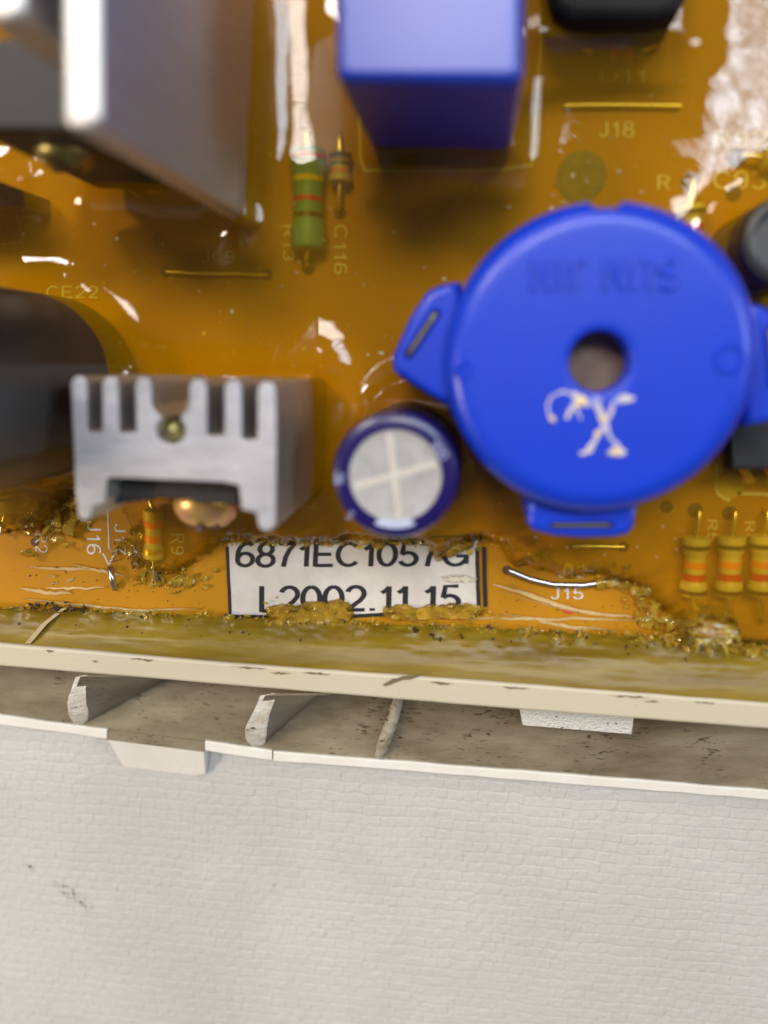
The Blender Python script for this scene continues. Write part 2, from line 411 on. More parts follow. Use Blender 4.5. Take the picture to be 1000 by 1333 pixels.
def make_cloth():
    c0 = at(-40, 900, ZF); c1 = at(1040, 1360, ZF)
    x0, x1 = min(at(-40, 1360, ZF).x, c0.x)-.3, c1.x+1.2
    y0, y1 = min(c1.y, at(-40, 1360, ZF).y)-.4, at(500, 900, ZF).y+1.0
    st = .0135
    X, Y = np.meshgrid(np.concatenate([np.arange(x0-6, x0, .05), np.arange(x0, x1, st), np.arange(x1, x1+6, .05)]), np.concatenate([np.arange(y0-5, y0, .05), np.arange(y0, y1, st), np.arange(y1, y1+3, .2)]))
    cw, ch = .235, .180
    # rows run along x with wavy edges; cells of uneven length shifted from row to row
    yy = Y-.055*X*0+.05*(fbm(X*.7, Y*.7, 3)-.5)*2+.040*(vnoise(X*5.2, Y*1.5, 9)-.5)
    row = np.floor(yy/ch); fy = yy/ch-row
    r = np.random.default_rng(5); off = r.random(4096)
    ri = (row.astype(int)+2048) % 4096
    xx = X/cw+off[ri]*.35+np.where(ri % 2 == 0, .5, 0)+.22*(vnoise(X*1.6, row*3.1, 21)-.5)+.10*(vnoise(X*9, Y*12, 31)-.5)
    colm = np.floor(xx); fx = xx-colm
    ex = np.minimum(fx, 1-fx)*cw; ey = np.minimum(fy, 1-fy)*ch
    ci = (colm.astype(int)*7919+ri*104729) % 65536
    h = np.random.default_rng(8).random(65536)[ci]
    gmod = .35+.65*fbm(X*5, Y*5, 44, 3)*1.6
    gx = 1-(1-smooth01(ex/.017))*np.clip(gmod*1.1, 0, 1.2)
    gy = 1-(1-smooth01(ey/.020))*np.clip(.25+.8*fbm(X*4+9, Y*4, 47, 3)*1.5, 0, 1)
    tilt = (fx-.5)*(np.random.default_rng(19).random(65536)[ci]-.35)*.016+(fy-.5)*(h-.6)*.016
    Z = ZF-.030+(gx*gy)*(.011+.005*h)+tilt*.45+.007*(vnoise(X*24, Y*24, 40)-.5)+.008*(vnoise(X*11, Y*14, 42)-.5)+.03*(fbm(X*.35, Y*.35, 50)-.5)
    o = grid_mesh('tablecloth', X, Y, Z)
    m = mat('woven_cloth', (.485, .475, .455), .85, var=.6, vscale=.3, vcol=(.385, .37, .345), bump=.35, bscale=34, bdist=.02, spec=.2)
    # soot smudges and faint specks with a shape of their own
    nt = m.node_tree; N = nt.nodes; L = nt.links; p = N['Principled BSDF']
    src = p.inputs['Base Color'].links[0].from_socket
    tc = N.new('ShaderNodeTexCoord')
    cur = src
    for (px, py, rx, ry, a) in ((95, 1167, .46, .13, 1.0), (37, 1130, .14, .09, .9), (358, 1155, .06, .05, 1.0)):
        c = at(px, py, ZF)
        mp = N.new('ShaderNodeMapping'); mp.vector_type = 'TEXTURE'
        mp.inputs['Location'].default_value = c; mp.inputs['Rotation'].default_value = (0, 0, -.62); mp.inputs['Scale'].default_value = (rx, ry, 1)
        L.new(tc.outputs['Object'], mp.inputs[0])
        ln = N.new('ShaderNodeVectorMath'); ln.operation = 'LENGTH'; L.new(mp.outputs[0], ln.inputs[0])
        nz = N.new('ShaderNodeTexNoise'); nz.inputs['Scale'].default_value = 16; nz.inputs['Detail'].default_value = 4; L.new(tc.outputs['Object'], nz.inputs['Vector'])
        f = N.new('ShaderNodeMapRange'); f.inputs[1].default_value = 1.1; f.inputs[2].default_value = .2; L.new(ln.outputs['Value'], f.inputs[0])
        g = N.new('ShaderNodeMapRange'); g.inputs[1].default_value = .48; g.inputs[2].default_value = .60; g.inputs[4].default_value = a; L.new(nz.outputs[0], g.inputs[0])
        mu = N.new('ShaderNodeMath'); mu.operation = 'MULTIPLY'; L.new(f.outputs[0], mu.inputs[0]); L.new(g.outputs[0], mu.inputs[1])
        mx = N.new('ShaderNodeMix'); mx.data_type = 'RGBA'; L.new(mu.outputs[0], mx.inputs[0]); L.new(cur, mx.inputs[6])
        mx.inputs[7].default_value = (.07, .05, .035, 1); cur = mx.outputs[2]
    L.new(cur, p.inputs['Base Color'])
    o.data.materials.append(m)
    tag(o, 'off white embossed woven cloth lying under the plastic tray', 'tablecloth', kind='structure')
make_cloth()

# ================================================================== SETTING: plastic tray
ZL = -1.0
def lerp_line(pts, x):
    for (x0, y0), (x1, y1) in zip(pts, pts[1:]):
        if x0 <= x <= x1: return y0+(y1-y0)*(x-x0)/(x1-x0)
    (xa, ya), (xb, yb) = (pts[0], pts[1]) if x < pts[0][0] else (pts[-2], pts[-1])
    return ya+(yb-ya)*(x-xa)/(xb-xa)
RIM_IN = [(-160, 826), (0, 838), (300, 864), (640, 888), (1000, 916), (1160, 928)]
RIM_OUT = [(-160, 855), (0, 868), (300, 893), (640, 922), (1000, 950), (1160, 962)]
LEDGE = [(-160, 920), (0, 944), (150, 964), (268, 978), (355, 991), (1000, 1042), (1160, 1054)]
tray = thing('plastic_tray', 'cream plastic tray edge with dirty ribbed ledge around the circuit board', 'tray', at(500, 900, ZL))
ZR = .34
def band(name, inner, outer, zi, zo, thick, m, xs, bev=.04, jitter=0.0, seed=1):
    r = random.Random(seed)
    A = [at(x, lerp_line(inner, x)+r.uniform(-jitter, jitter), zi) for x in xs]
    B = [at(x, lerp_line(outer, x)+r.uniform(-jitter, jitter), zo) for x in xs]
    bm = bmesh.new()
    va = [bm.verts.new(p) for p in A]; vb = [bm.verts.new(p) for p in B]
    vc = [bm.verts.new(p-Vector((0, 0, thick))) for p in B]; vd = [bm.verts.new(p-Vector((0, 0, thick))) for p in A]
    n = len(xs)
    for i in range(n-1):
        for P, Q in ((va, vb), (vb, vc), (vc, vd), (vd, va)): bm.faces.new((P[i], Q[i], Q[i+1], P[i+1]))
    bm.faces.new((va[0], vb[0], vc[0], vd[0])); bm.faces.new((va[-1], vd[-1], vc[-1], vb[-1]))
    if bev:
        bmesh.ops.recalc_face_normals(bm, faces=bm.faces)
        es = [e for i in range(n-1) for P in (va, vb) for e in [bm.edges.get((P[i], P[i+1]))] if e]
        bmesh.ops.bevel(bm, geom=es, offset=bev, segments=3, affect='EDGES', profile=.5, clamp_overlap=True)
    return build(name, bm, m, tray, smooth=40)
XS = list(range(-496, 1497, 24))
band('rim', RIM_IN, RIM_OUT, ZR, ZR-.03, .30, MAT['cream'], XS, bev=.05, jitter=.25)
GRIME = mat('brown_grime', (.22, .16, .08), .6, var=.8, vscale=12, vcol=(.10, .07, .03))
for k, (gx0, gx1, off_) in enumerate(((300, 345, 4), (352, 380, 8), (395, 430, 5), (560, 590, 6), (795, 845, 5), (838, 860, 9), (655, 690, 5), (905, 930, 6), (170, 200, 5), (60, 70, 4), (120, 126, 12))):
    n_ = 9; pts_ = [(gx0+(gx1-gx0)*i/(n_-1), lerp_line(RIM_IN, gx0+(gx1-gx0)*i/(n_-1))+off_+random.uniform(-1, 1)) for i in range(n_)]
    build('stain', strip_px(pts_, [random.uniform(.8, 4.2)*math.sin(PI*(i+.5)/n_) for i in range(n_)], ZR+.010), GRIME, tray, smooth=None)
# upright wall below the rim
WALL = [(x, y-16) for x, y in RIM_OUT]
def wall_xy(px): p = at(px, lerp_line(RIM_OUT, px)-14, ZR); return p
bm = bmesh.new()
A = [wall_xy(x) for x in XS]
top = [Vector((p.x, p.y, ZR-.28)) for p in A]; bot = [Vector((p.x, p.y, ZL-.22)) for p in A]
bt = [Vector((p.x, p.y+.22, ZR-.28)) for p in A]; bb = [Vector((p.x, p.y+.22, ZL-.22)) for p in A]
rows = [[bm.verts.new(p) for p in rr] for rr in (top, bot, bb, bt)]
for i in range(len(XS)-1):
    for k in range(4): P, Q = rows[k], rows[(k+1) % 4]; bm.faces.new((P[i], Q[i], Q[i+1], P[i+1]))
build('wall', bm, MAT['ledge'], tray, smooth=None)
# ledge floor: from the wall out to the lip
bm = bmesh.new(); LXS = list(range(-496, 1497, 12))
lo_ = [at(x, lerp_line(LEDGE, x)-9, ZL) for x in LXS]
def wall_y_at(xw):
    for a, b in zip(A, A[1:]):
        if a.x <= xw <= b.x: return a.y+(b.y-a.y)*(xw-a.x)/(b.x-a.x)
    return A[-1].y if xw > A[-1].x else A[0].y
NR = 10; gridv = []
for j in range(NR+1):
    rowv = []
    for p in lo_:
        y = p.y+(wall_y_at(p.x)-.004-p.y)*j/NR
        z = ZL-.06*math.sin(PI*j/NR*.5)+.012*noise.noise(Vector((p.x*1.7, y*2.5, 0)))
        rowv.append(bm.verts.new((p.x, y, z)))
    gridv.append(rowv)
for j in range(NR):
    for i in range(len(LXS)-1): bm.faces.new((gridv[j][i], gridv[j][i+1], gridv[j+1][i+1], gridv[j+1][i]))
build('ledge', bm, MAT['ledge'], tray, smooth=60)
L1 = [(x, y-13) for x, y in LEDGE]
def lip(xs, m, seed): return band('lip', L1, LEDGE, ZL+.045, ZL+.03, .24, m, xs, bev=.03, jitter=.6, seed=seed)
lip([-496, -400, -300, -200, -160, -120, -80, -40, 0, 30, 60, 90, 120, 139], MAT['lip'], 3)
lip([267, 290, 310, 335, 354], MAT['lip'], 4)
lip([356]+list(range(380, 1497, 30)), MAT['lip'], 5)
# snap tab sloping out of the ledge
tp = [at(139, 962, ZL+.03), at(266, 978, ZL+.03), at(268, 1008, ZL-.20), at(255, 1011, ZL-.22), at(160, 999, ZL-.22)]
bt_ = [Vector((p.x, p.y+.03, ZL-.26)) for p in tp]
build('snap_tab', prism(tp, bt_, bev=.03, seg=2), MAT['lip'], tray)
# plate closing the ledge behind the tab
tp = [at(139, 950, ZL+.012), at(266, 965, ZL+.012), at(266, 979, ZL+.028), at(139, 963, ZL+.028)]
build('tab_plate', prism(tp, [Vector((p.x, p.y, ZL-.24)) for p in tp]), MAT['ledge'], tray)
# ribs: gusset with a ragged broken edge facing outward
def rib(foot, inner, top_px, wpx, seed):
    """upright gusset under the rim; its broken outer edge is chalky white"""
    r = random.Random(seed)
    f0 = at(*foot, ZL-.01); i0 = at(*inner, ZL-.05); t0 = at(*top_px, ZR-.26)
    side = Vector((1, .25, 0)).normalized()*wpx/100; n = 16; prof = []
    for k in range(n+1):
        q = k/n; p = f0.lerp(t0, q)
        p = p+Vector((.05*math.sin(q*5+seed), -.09*math.sin(PI*q)**.7, .06*math.sin(PI*q)))
        prof.append((p, .62+.55*math.sin(PI*(.12+.8*q))**2+r.uniform(-.07, .07)))
    def slab(a, b, cap):
        bm = bmesh.new()
        ring = [[bm.verts.new(p) for p in col] for col in zip(*[a(k)+b(k) for k in range(n+1)])]
        for k in range(n):
            for j in range(4):
                P, Q = ring[j], ring[(j+1) % 4]; bm.faces.new((P[k], Q[k], Q[k+1], P[k+1]))
        for k in (0, n): bm.faces.new([c[k] for c in ring])
        return bm
    inn = lambda k: Vector((i0.x, i0.y, (ZL-.08)+(ZR-.26-ZL+.08)*k/n))
    w_ = lambda k: prof[k][1]
    front = lambda k: [prof[k][0]-side*w_(k)*.5, prof[k][0]+side*w_(k)*.5]
    step = lambda k: (inn(k)-prof[k][0]).normalized()*.06
    g = build('rib', slab(lambda k: [prof[k][0]+step(k)-side*w_(k)*.46, prof[k][0]+step(k)+side*w_(k)*.46], lambda k: [inn(k)+side*.4, inn(k)-side*.4], 0), MAT['ledge'], tray, smooth=30)  # sides take the darker ledge colour to stand for shade under the rim
    build('broken_edge', slab(front, lambda k: [prof[k][0]+step(k)*1.02+side*w_(k)*.48, prof[k][0]+step(k)*1.02-side*w_(k)*.48], 0), MAT['rib'], g, smooth=40)
rib((99, 943), (283, 842), (106, 880), 23, 1)
rib((331, 971), (452, 862), (344, 904), 26, 2)
# low rounded ridge
bm = tube([at(493, 983, ZL+.01), at(498, 972, ZL+.05), at(508, 945, ZL+.06), at(520, 905, ZL+.02)], [.07, .10, .10, .09], 14)
build('ridge', bm, MAT['ridge'], tray, smooth=60)
# white tab hanging below the rim
tp = [at(676, 922, ZL+.62), at(826, 934, ZL+.62), at(823, 957, ZL+.50), at(680, 945, ZL+.50)]
build('clip_tab', prism(tp, [Vector((p.x, p.y+.06, ZL+.2)) for p in tp], bev=.03), mat('rough_white_plastic', (.74, .72, .66), .55, bump=.8, bscale=24, bdist=.05, specks=(9, .66, (.10, .07, .04))), tray)
# tooling scar on the rim
build('scar', strip_px(wob([(500, 892), (520, 884), (545, 880)], 8, 1, 3), [3, 5, 6, 5, 5, 6, 4, 2], ZR+.012), mat('scar_dirt', (.16, .12, .06), .6), tray, smooth=None)

# ================================================================== circuit board
EDGE = [(-160, 783), (0, 793), (300, 806), (640, 820), (870, 832), (1000, 838), (1160, 846)]
board = thing('circuit_board', 'brown phenolic circuit board with printed markings below the amber resin', 'circuit board', at(500, 500, 0))
bm = bmesh.new()
exs = list(range(-480, 1481, 40))
E_ = [at(x, lerp_line(EDGE, x), 0) for x in exs]
topy = at(500, -420, 0).y
tp = [Vector((E_[0].x-2.5, E_[0].y, 0))]+E_+[Vector((E_[-1].x+2.5, E_[-1].y, 0)), Vector((E_[-1].x+2.5, topy, 0)), Vector((E_[0].x-2.5, topy, 0))]
build('base', prism(tp, [p-Vector((0, 0, .16)) for p in tp]), MAT['board'], board, smooth=None)

ZS = .006
# texts in clear (peeled) zone and below the resin
T = lambda s, q, m='silk_y': text_on(s, q, ZS, MAT[m], board, wt=.105, gap=.12)
T('J15', ((717, 780), (760, 780), (760, 765), (717, 765)), 'silk')
T('J16', ((114, 680), (113, 722), (132, 722), (132, 680)), 'silk')
T('J17', ((149, 682), (150, 723), (164, 723), (164, 682)), 'silk')
T('R9', ((223, 694), (223, 722), (240, 722), (240, 694)))
T('R2', ((46, 694), (46, 720), (62, 720), (62, 694)), 'silk')
T('C116', ((435, 292), (435, 357), (452, 357), (452, 292)))
T('R13', ((369, 292), (369, 340), (383, 340), (383, 292)))
T('J18', ((780, 178), (826, 178), (826, 158), (780, 158)))
T('J09', ((262, 342), (306, 342), (306, 326), (262, 326)))
T('J13', ((727, 752), (762, 752), (762, 736), (727, 736)))
T('D11', ((780, 108), (842, 108), (842, 90), (780, 90)))
T('R92', ((929, 192), (998, 192), (998, 170), (929, 170)))
T('C93', ((928, 246), (998, 246), (998, 222), (928, 222)))
T('R', ((855, 247), (873, 247), (873, 228), (855, 228)))
T('R5', ((921, 676), (921, 705), (934, 705), (934, 676)))
T('R6', ((970, 678), (970, 708), (983, 708), (983, 678)))
T('CE22', ((60, 388), (128, 388), (128, 372), (60, 372)))
def mark(pts, wd, m='silk_y', n=10, amp=.4, seed=1, z=ZS):
    return build('printed_marking', strip_px(wob(pts, n, amp, seed), wd, z), MAT[m], board, smooth=None)
mark([(140, 655), (142, 716)], 2.2, 'silk'); mark([(134, 720), (142, 736)], 2.4, 'silk', 4); mark([(150, 718), (142, 736)], 2.4, 'silk', 4)
mark([(176, 712), (174, 735)], 2, 'silk', 4); mark([(179, 712), (177, 735)], 2, 'silk', 4)
mark([(466, 120), (470, 222), (560, 223)], 3); mark([(560, 223), (692, 220), (704, 60), (708, -60)], 3)
mark([(933, 590), (933, 642), (950, 652)], 4); mark([(960, 642), (1010, 644)], 4)
mark([(20, 270), (30, 316), (0, 318)], 3)
# large land under the IC's first pin
c = at(952, 632, ZS); build('solder_land', lathe([(0, 0), (.16, 0)], c, steps=24), mat('land_yellow', (.62, .42, .10), .5), board, smooth=None)
# bare round opening with drill marks
c = at(757, 230, ZS); build('round_pad', lathe([(0, 0), (.29, 0)], c, steps=40), MAT['pad'], board, smooth=None)
for px, py, r in ((905, 664, 9), (950, 668, 9), (898, 236, 10), (960, 206, 11), (955, 252, 9), (402, 348, 9), (443, 277, 8), (216, 354, 7), (348, 357, 7),
                  (812, 712, 7), (205, 308, 7), (660, 742, 6), (868, 660, 8), (842, 62, 9), (45, 706, 6)):
    build('solder_hole', lathe([(0, 0), (r/100, 0)], at(px, py, ZS+.001), steps=18), MAT['hole'], board, smooth=None)
# red ink dot, scratches left by the peeling
build('ink_mark', strip_px(wob([(733, 797), (750, 792)], 7, 2, 4), [3, 7, 8, 9, 6, 8, 3], ZS+.002), MAT['red'], board, smooth=None)
SC = [([(640, 760), (690, 775), (740, 792), (790, 800), (828, 803)], 4.0), ([(560, 803), (680, 806), (760, 805), (830, 808)], 3.2),
      ([(690, 806), (740, 816), (800, 820)], 3.4), ([(770, 836), (820, 839), (872, 837)], 2), ([(660, 762), (735, 790)], 2),
      ([(25, 764), (60, 772), (95, 772)], 4), ([(38, 738), (80, 740), (135, 741)], 3), ([(30, 780), (110, 788), (190, 795), (258, 792)], 3),
      ([(62, 750), (76, 750)], 2.5), ([(88, 757), (96, 752)], 3), ([(66, 759), (74, 758)], 2.5), ([(95, 735), (140, 745), (170, 752)], 3),
      ([(720, 238), (726, 242)], 2), ([(640, 800), (700, 803)], 1.6), ([(650, 768), (700, 784), (760, 800)], 1.6), ([(135, 765), (60, 766)], 1.6)]
for k, (p, wd) in enumerate(SC):
    n = 14; build('scratch', strip_px(wob(p, n, 1.1, k), [wd*1.4*(.35+.75*math.sin(PI*(i+.6)/(n+.2)))*random.uniform(.7, 1.15) for i in range(n)], ZS+.006, h=.02), MAT['sliver'], board, smooth=None)

# ================================================================== label sticker
lab = thing('label_sticker', 'white printed label with black part number and date on the board edge', 'label', at(465, 755, .01))
ZP = .014
tp = [at(297, 707, ZP), at(380, 703, ZP), at(500, 704, ZP), at(622, 704, ZP), at(622, 796, ZP), at(560, 801, ZP), at(400, 803, ZP), at(300, 804, ZP)]
build('paper', prism(tp, [p-Vector((0, 0, .010)) for p in tp]), MAT['paper'], lab, smooth=None)
text_on('6871EC1057G', ((306, 738), (610, 737), (611, 706), (308, 706)), ZP+.005, MAT['ink'], lab, wt=.14)
text_on('L2002.11.15', ((336, 797), (600, 794), (601, 761), (336, 763)), ZP+.005, MAT['ink'], lab, wt=.14)
def lmark(pts, wd): build('border_line', strip_px(wob(pts, 9, .35, int(wd*7)), wd, ZP+.005), MAT['ink'], lab, smooth=None)
lmark([(296, 712), (300, 802)], 4.5); lmark([(299, 802), (352, 803)], 5); lmark([(452, 802), (500, 800)], 5); lmark([(500, 800), (618, 796)], 4)
tp2 = [at(621, 706, ZP), at(634, 706, ZP), at(635, 792, ZP), at(622, 794, ZP)]
lmark([(621, 713), (623, 792)], 5); lmark([(630, 712), (632, 790)], 5.5)
lmark([(560, 699), (616, 697)], 3.5); lmark([(616, 697), (617, 706)], 3); lmark([(625, 694), (626, 706)], 3)

# ================================================================== component builders
def lead(pts, r, parent, m='tin', name='lead'):
    return build(name, tube(pts, r, 8), MAT[m], parent, smooth=60)

def resistor(p0, p1, rad, zc, body, bands, label, leads=(), dumb=1.0, name='resistor', group=None, lead_m='wire'):
    """p0, p1: pixels of the two body ends; bands: (fraction, width fraction, material)"""
    a = at(*p0, zc); b = at(*p1, zc); mid = (a+b)/2; d = b-a; Lh = d.length
    root = thing(name, label, 'resistor', Vector((mid.x, mid.y, 0)), group)
    rot = d.normalized().to_track_quat('Z', 'Y')
    def R(f):
        e = min(f, 1-f)
        if e < .05: return rad*dumb*math.sqrt(max(0, 1-(1-e/.05)**2))*.5+rad*dumb*.5*(e > 0)
        if e < .20: return rad*dumb
        if e < .32: return rad*(dumb+(.86-dumb)*(e-.20)/.12)
        return rad*.86
    fs = [0, .004, .012, .025, .04, .05]+[.05+.9*i/20 for i in range(1, 20)]+[.95, .96, .975, .988, .996, 1]
    prof = [(0, 0)]+[(max(R(f), .004), f*Lh) for f in fs[1:-1]]+[(0, Lh)]
    bd = build('body', lathe(prof, a, steps=20, rot=rot), MAT[body], root, smooth=50)
    for f, wf, m in bands:
        pr = [(R(f-wf/2)+.001, (f-wf/2)*Lh), (R(f-wf/2)+.006, (f-wf/2)*Lh), (R(f)+.006, f*Lh), (R(f+wf/2)+.006, (f+wf/2)*Lh), (R(f+wf/2)+.001, (f+wf/2)*Lh)]
        build('band', lathe(pr, a, steps=20, rot=rot), MAT[m], root, smooth=50)
    u = d.normalized()
    for end, (lx, ly) in leads:
        e = a if end == 0 else b; t = at(lx, ly, .0); s = -1 if end == 0 else 1
        k = Vector((t.x, t.y, zc))
        lead([e-u*s*.02, e.lerp(k, .6), e.lerp(k, .95)+Vector((0, 0, -.02)), Vector((t.x, t.y, 0.002))], .030, root, lead_m)
    return root

# green power resistor and small neighbour
resistor((402, 192), (401, 326), .205, .205, 'r_green', [(.10, .05, 'b_red'), (.31, .05, 'b_yellow'), (.505, .05, 'b_red'), (.66, .05, 'b_black')],
         'green wound power resistor with red and yellow bands beside the blue box capacitor', [(0, (402, 172)), (1, (402, 347))], dumb=1.03)
resistor((443, 198), (443, 238), .125, .15, 'r_beige', [(.15, .16, 'b_black'), (.40, .10, 'b_green'), (.62, .12, 'b_orange')],
         'small yellow banded resistor just right of the green power resistor', [(1, (443, 276)), (0, (444, 178))], dumb=1.1)
for k, x in enumerate((905, 951, 993)):
    resistor((x+2, 698-k), (x-3, 776), .145, .19, 'r_beige', [(.16, .07, 'b_black'), (.46, .11, 'b_orange'), (.66, .12, 'b_red'), (.905, .08, 'b_brown')],
             ['leftmost of the three upright yellow resistors with orange and red bands', 'middle one of the three upright yellow resistors with orange and red bands',
              'yellow resistor with orange and red bands cut by the right picture edge'][k], [(0, (x+1, 664)), (1, (x-2, 806))], dumb=1.12, group='upright yellow resistors below the black chip')
resistor((200, 662), (200, 728), .13, .16, 'r_beige', [(.30, .14, 'b_orange'), (.58, .14, 'b_orange'), (.82, .10, 'b_gold')],
         'orange banded resistor below the comb shaped heat sink', [(1, (209, 752)), (0, (200, 645))], dumb=1.05, lead_m='tin')
resistor((4, 618), (8, 668), .15, .18, 'r_beige', [(.45, .10, 'b_black'), (.62, .08, 'b_green')], 'yellow resistor with dark bands at the left picture edge',
         [(1, (10, 692))], dumb=1.1)
resistor((899, 266), (900, 322), .15, .18, 'r_beige', [(.2, .08, 'b_black'), (.55, .14, 'b_red')], 'yellow resistor half hidden behind the top of the blue buzzer',
         [(0, (898, 237))], dumb=1.1)
resistor((991, 372), (992, 430), .14, .18, 'r_beige', [(.2, .12, 'b_black'), (.6, .12, 'b_red')], 'yellow resistor between the blue buzzer and the right picture edge',
         [(0, (990, 352))], dumb=1.1)
resistor((770, 68), (836, 66), .12, .16, 'black', [(.25, .14, 'b_black'), (.42, .14, 'b_red'), (.72, .14, 'b_red')], 'dark banded part lying below the black block at the top',
         [(0, (752, 68)), (1, (856, 62))], dumb=1.0, name='diode')
resistor((992, 205), (1050, 206), .13, .16, 'r_beige', [(.3, .12, 'b_brown')], 'resistor lead end below the R92 marking at the right picture edge', [(0, (962, 206))], dumb=1.1)

# wire jumpers
def jumper(pts, label, m='wire', r=.025, zs=None):
    P = [at(x, y, .06) for x, y in pts]
    a, b = P[0].copy(), P[-1].copy(); a.z = 0; b.z = 0
    root = tag(build('wire_jumper', tube([a]+P+[b], r, 10), MAT[m], None, smooth=60), label, 'wire jumper', 'wire jumpers on the board')
    return root
jumper([(736, 138), (760, 137), (820, 137), (886, 138)], 'brass wire jumper above the J18 marking')
jumper([(217, 354), (260, 356), (310, 356), (348, 358)], 'brass wire jumper below the J09 marking')
jumper([(745, 711), (780, 711), (812, 712)], 'short wire jumper under the lower ear of the blue buzzer')
jumper([(663, 743), (690, 754), (720, 761), (760, 762), (792, 757)], 'bare bowed silver wire jumper above the J15 marking', 'tin', .042)
jumper([(170, 247), (205, 273), (262, 270)], 'dark wire jumper in the shade of the tall heat sink', 'slot')
t = tag(build('wire_stub', tube([at(143, 738, 0), at(144, 745, .10), at(147, 757, .12), at(150, 766, .03)], .042, 10), MAT['tin'], None, smooth=60), 'bent bare wire end at the tip of the white arrow', 'wire')

# ---------------------------------------------------------------- blue buzzer
ZB = 2.15
cB = at(781, 471, ZB); RB = (at(990, 471, ZB)-at(572, 471, ZB)).length/2
buz = thing('buzzer', 'large round blue plastic buzzer with centre hole and ears', 'buzzer', (cB.x, cB.y, 0))
hr = .285
def notch(a, r, h):
    if abs((a-PI/2+.0) % (2*PI)) < .09 or abs((a-PI/2) % (2*PI)-2*PI) < .09:
        return min(r, RB-.10)
    return r
prof = [(hr, ZB-.34), (hr, ZB-.05), (hr+.012, ZB-.018), (hr+.035, ZB), (hr+.10, ZB), (RB-.30, ZB), (RB-.23, ZB)]+[(RB-.23+.23*math.sin(PI/2*k/9), ZB-.26+.26*math.cos(PI/2*k/9)) for k in range(1, 10)]+[(RB, ZB-.34), (RB, .30), (RB-.2, .10)]
def prof_z(p): return [(r, z) for r, z in p]
build('housing', lathe(prof_z(prof), (cB.x, cB.y, 0), steps=180, rfun=notch), MAT['blue'], buz, smooth=40)
build('piezo_disc', lathe([(0, ZB-.42), (hr+.2, ZB-.42)], (cB.x, cB.y, 0), steps=40), MAT['piezo'], buz, smooth=None)
build('inner_wall', lathe([(hr+.2, ZB-.43), (hr+.2, ZB-.10)], (cB.x, cB.y, 0), steps=40), MAT['blue'], buz)
text_on('SUN JIN', ((882, 336), (690, 337), (690, 379), (882, 378)), ZB-.004, MAT['blue'], buz, 'raised_letter', wt=.24, raised=1.0, gap=.12)
build('raised_mark', lathe([(.10, ZB-.002), (.115, ZB+.02), (.135, ZB+.02), (.15, ZB-.002)], (at(950, 468, ZB).x, at(950, 468, ZB).y, 0), steps=28), MAT['blue'], buz)
build('raised_mark', lathe([(.04, ZB-.002), (.055, ZB+.018), (.075, ZB+.018), (.09, ZB-.002)], (at(603, 482, ZB).x, at(603, 482, ZB).y, 0), steps=24), MAT['blue'], buz)
def ear(pts, z, slot, sw):
    e = build('ear', extrude_px(pts, z, .25, bev=.09, seg=4), MAT['blue'], buz, smooth=50)
    a = at(*slot[0], z+.006); b = at(*slot[1], z+.006); t = (b-a).normalized(); nn = Vector((-t.y, t.x, 0))*sw
    # raised surround and metal tongue in the slot
    ring = bmesh.new(); n = 16; out_, in_ = [], []
    for k in range(n*2):
        ang = PI*k/n
        c = b if k < n else a
        v = (nn*math.cos(ang+0)+t*sw*math.sin(ang)) if k < n else (nn*math.cos(ang)+t*sw*math.sin(ang))
        out_.append(c+v*1.45); in_.append(c+v*.9)
    vo = [ring.verts.new(p) for p in out_]; vi = [ring.verts.new(p+Vector((0, 0, .02))) for p in in_]; vd = [ring.verts.new(p-Vector((0, 0, .004))) for p in in_]
    for k in range(2*n):
        j = (k+1) % (2*n); ring.faces.new((vo[k], vo[j], vi[j], vi[k])); ring.faces.new((vi[k], vi[j], vd[j], vd[k]))
    s = build('slot_rim', ring, MAT['blue'], e, smooth=50)
    dk = bmesh.new(); dk.faces.new([dk.verts.new(p-Vector((0, 0, .002))) for p in in_]); build('slot', dk, mat('slot_dark', (.012, .012, .014), .7), e, smooth=None)
    tg = prism([a+t*.07+nn*.45+Vector((0, 0, .012)), b-t*.07+nn*.45+Vector((0, 0, .012)), b-t*.07-nn*.45+Vector((0, 0, .012)), a+t*.07-nn*.45+Vector((0, 0, .012))],
               [a+nn*.4, b+nn*.4, b-nn*.4, a-nn*.4]); build('tongue', tg, MAT['slot'], e, smooth=None)
ear([(600, 366), (575, 370), (556, 379), (534, 412), (510, 465), (511, 482), (522, 492), (600, 540)], 1.75, ((567, 408), (532, 460)), .042)
ear([(686, 640), (687, 682), (694, 692), (720, 699), (760, 702), (800, 701), (818, 697), (826, 688), (834, 640)], 1.75, ((720, 683), (794, 683)), .034)
ear([(960, 390), (996, 398), (1030, 420), (1052, 480), (1030, 545), (970, 556)], 1.75, ((1003, 430), (1008, 500)), .042)
# cream painted mark: loop and a large X
pm = []
def stroke(pts, r): pm.append((pts, r))
stroke([(757, 545), (750, 530), (748, 516), (735, 509), (720, 514), (713, 528), (716, 545), (724, 548)], .020)
stroke([(745, 512), (757, 520), (768, 526), (778, 522)], .035); stroke([(738, 545), (745, 530), (752, 512)], .022)
stroke([(775, 520), (786, 548), (796, 572), (812, 590)], .036); stroke([(822, 519), (800, 522), (792, 545), (776, 573), (762, 590)], .030)
stroke([(800, 522), (812, 516), (825, 520)], .026); stroke([(792, 590), (814, 592)], .024); stroke([(756, 591), (772, 586)], .022); stroke([(772, 516), (784, 522)], .022)
for pts, r in pm:
    P = wob(pts, 12, .9, len(pts)); bm = bmesh.new()
    W_ = [at(x, y, ZB+.002) for x, y in P]
    tube(W_, [r*random.uniform(.45, 1.1) for _ in W_], 8, bm)
    for v in bm.verts: v.co.z = ZB+(v.co.z-ZB)*.35
    build('painted_stroke', bm, MAT['cream_paint'], buz, smooth=60)
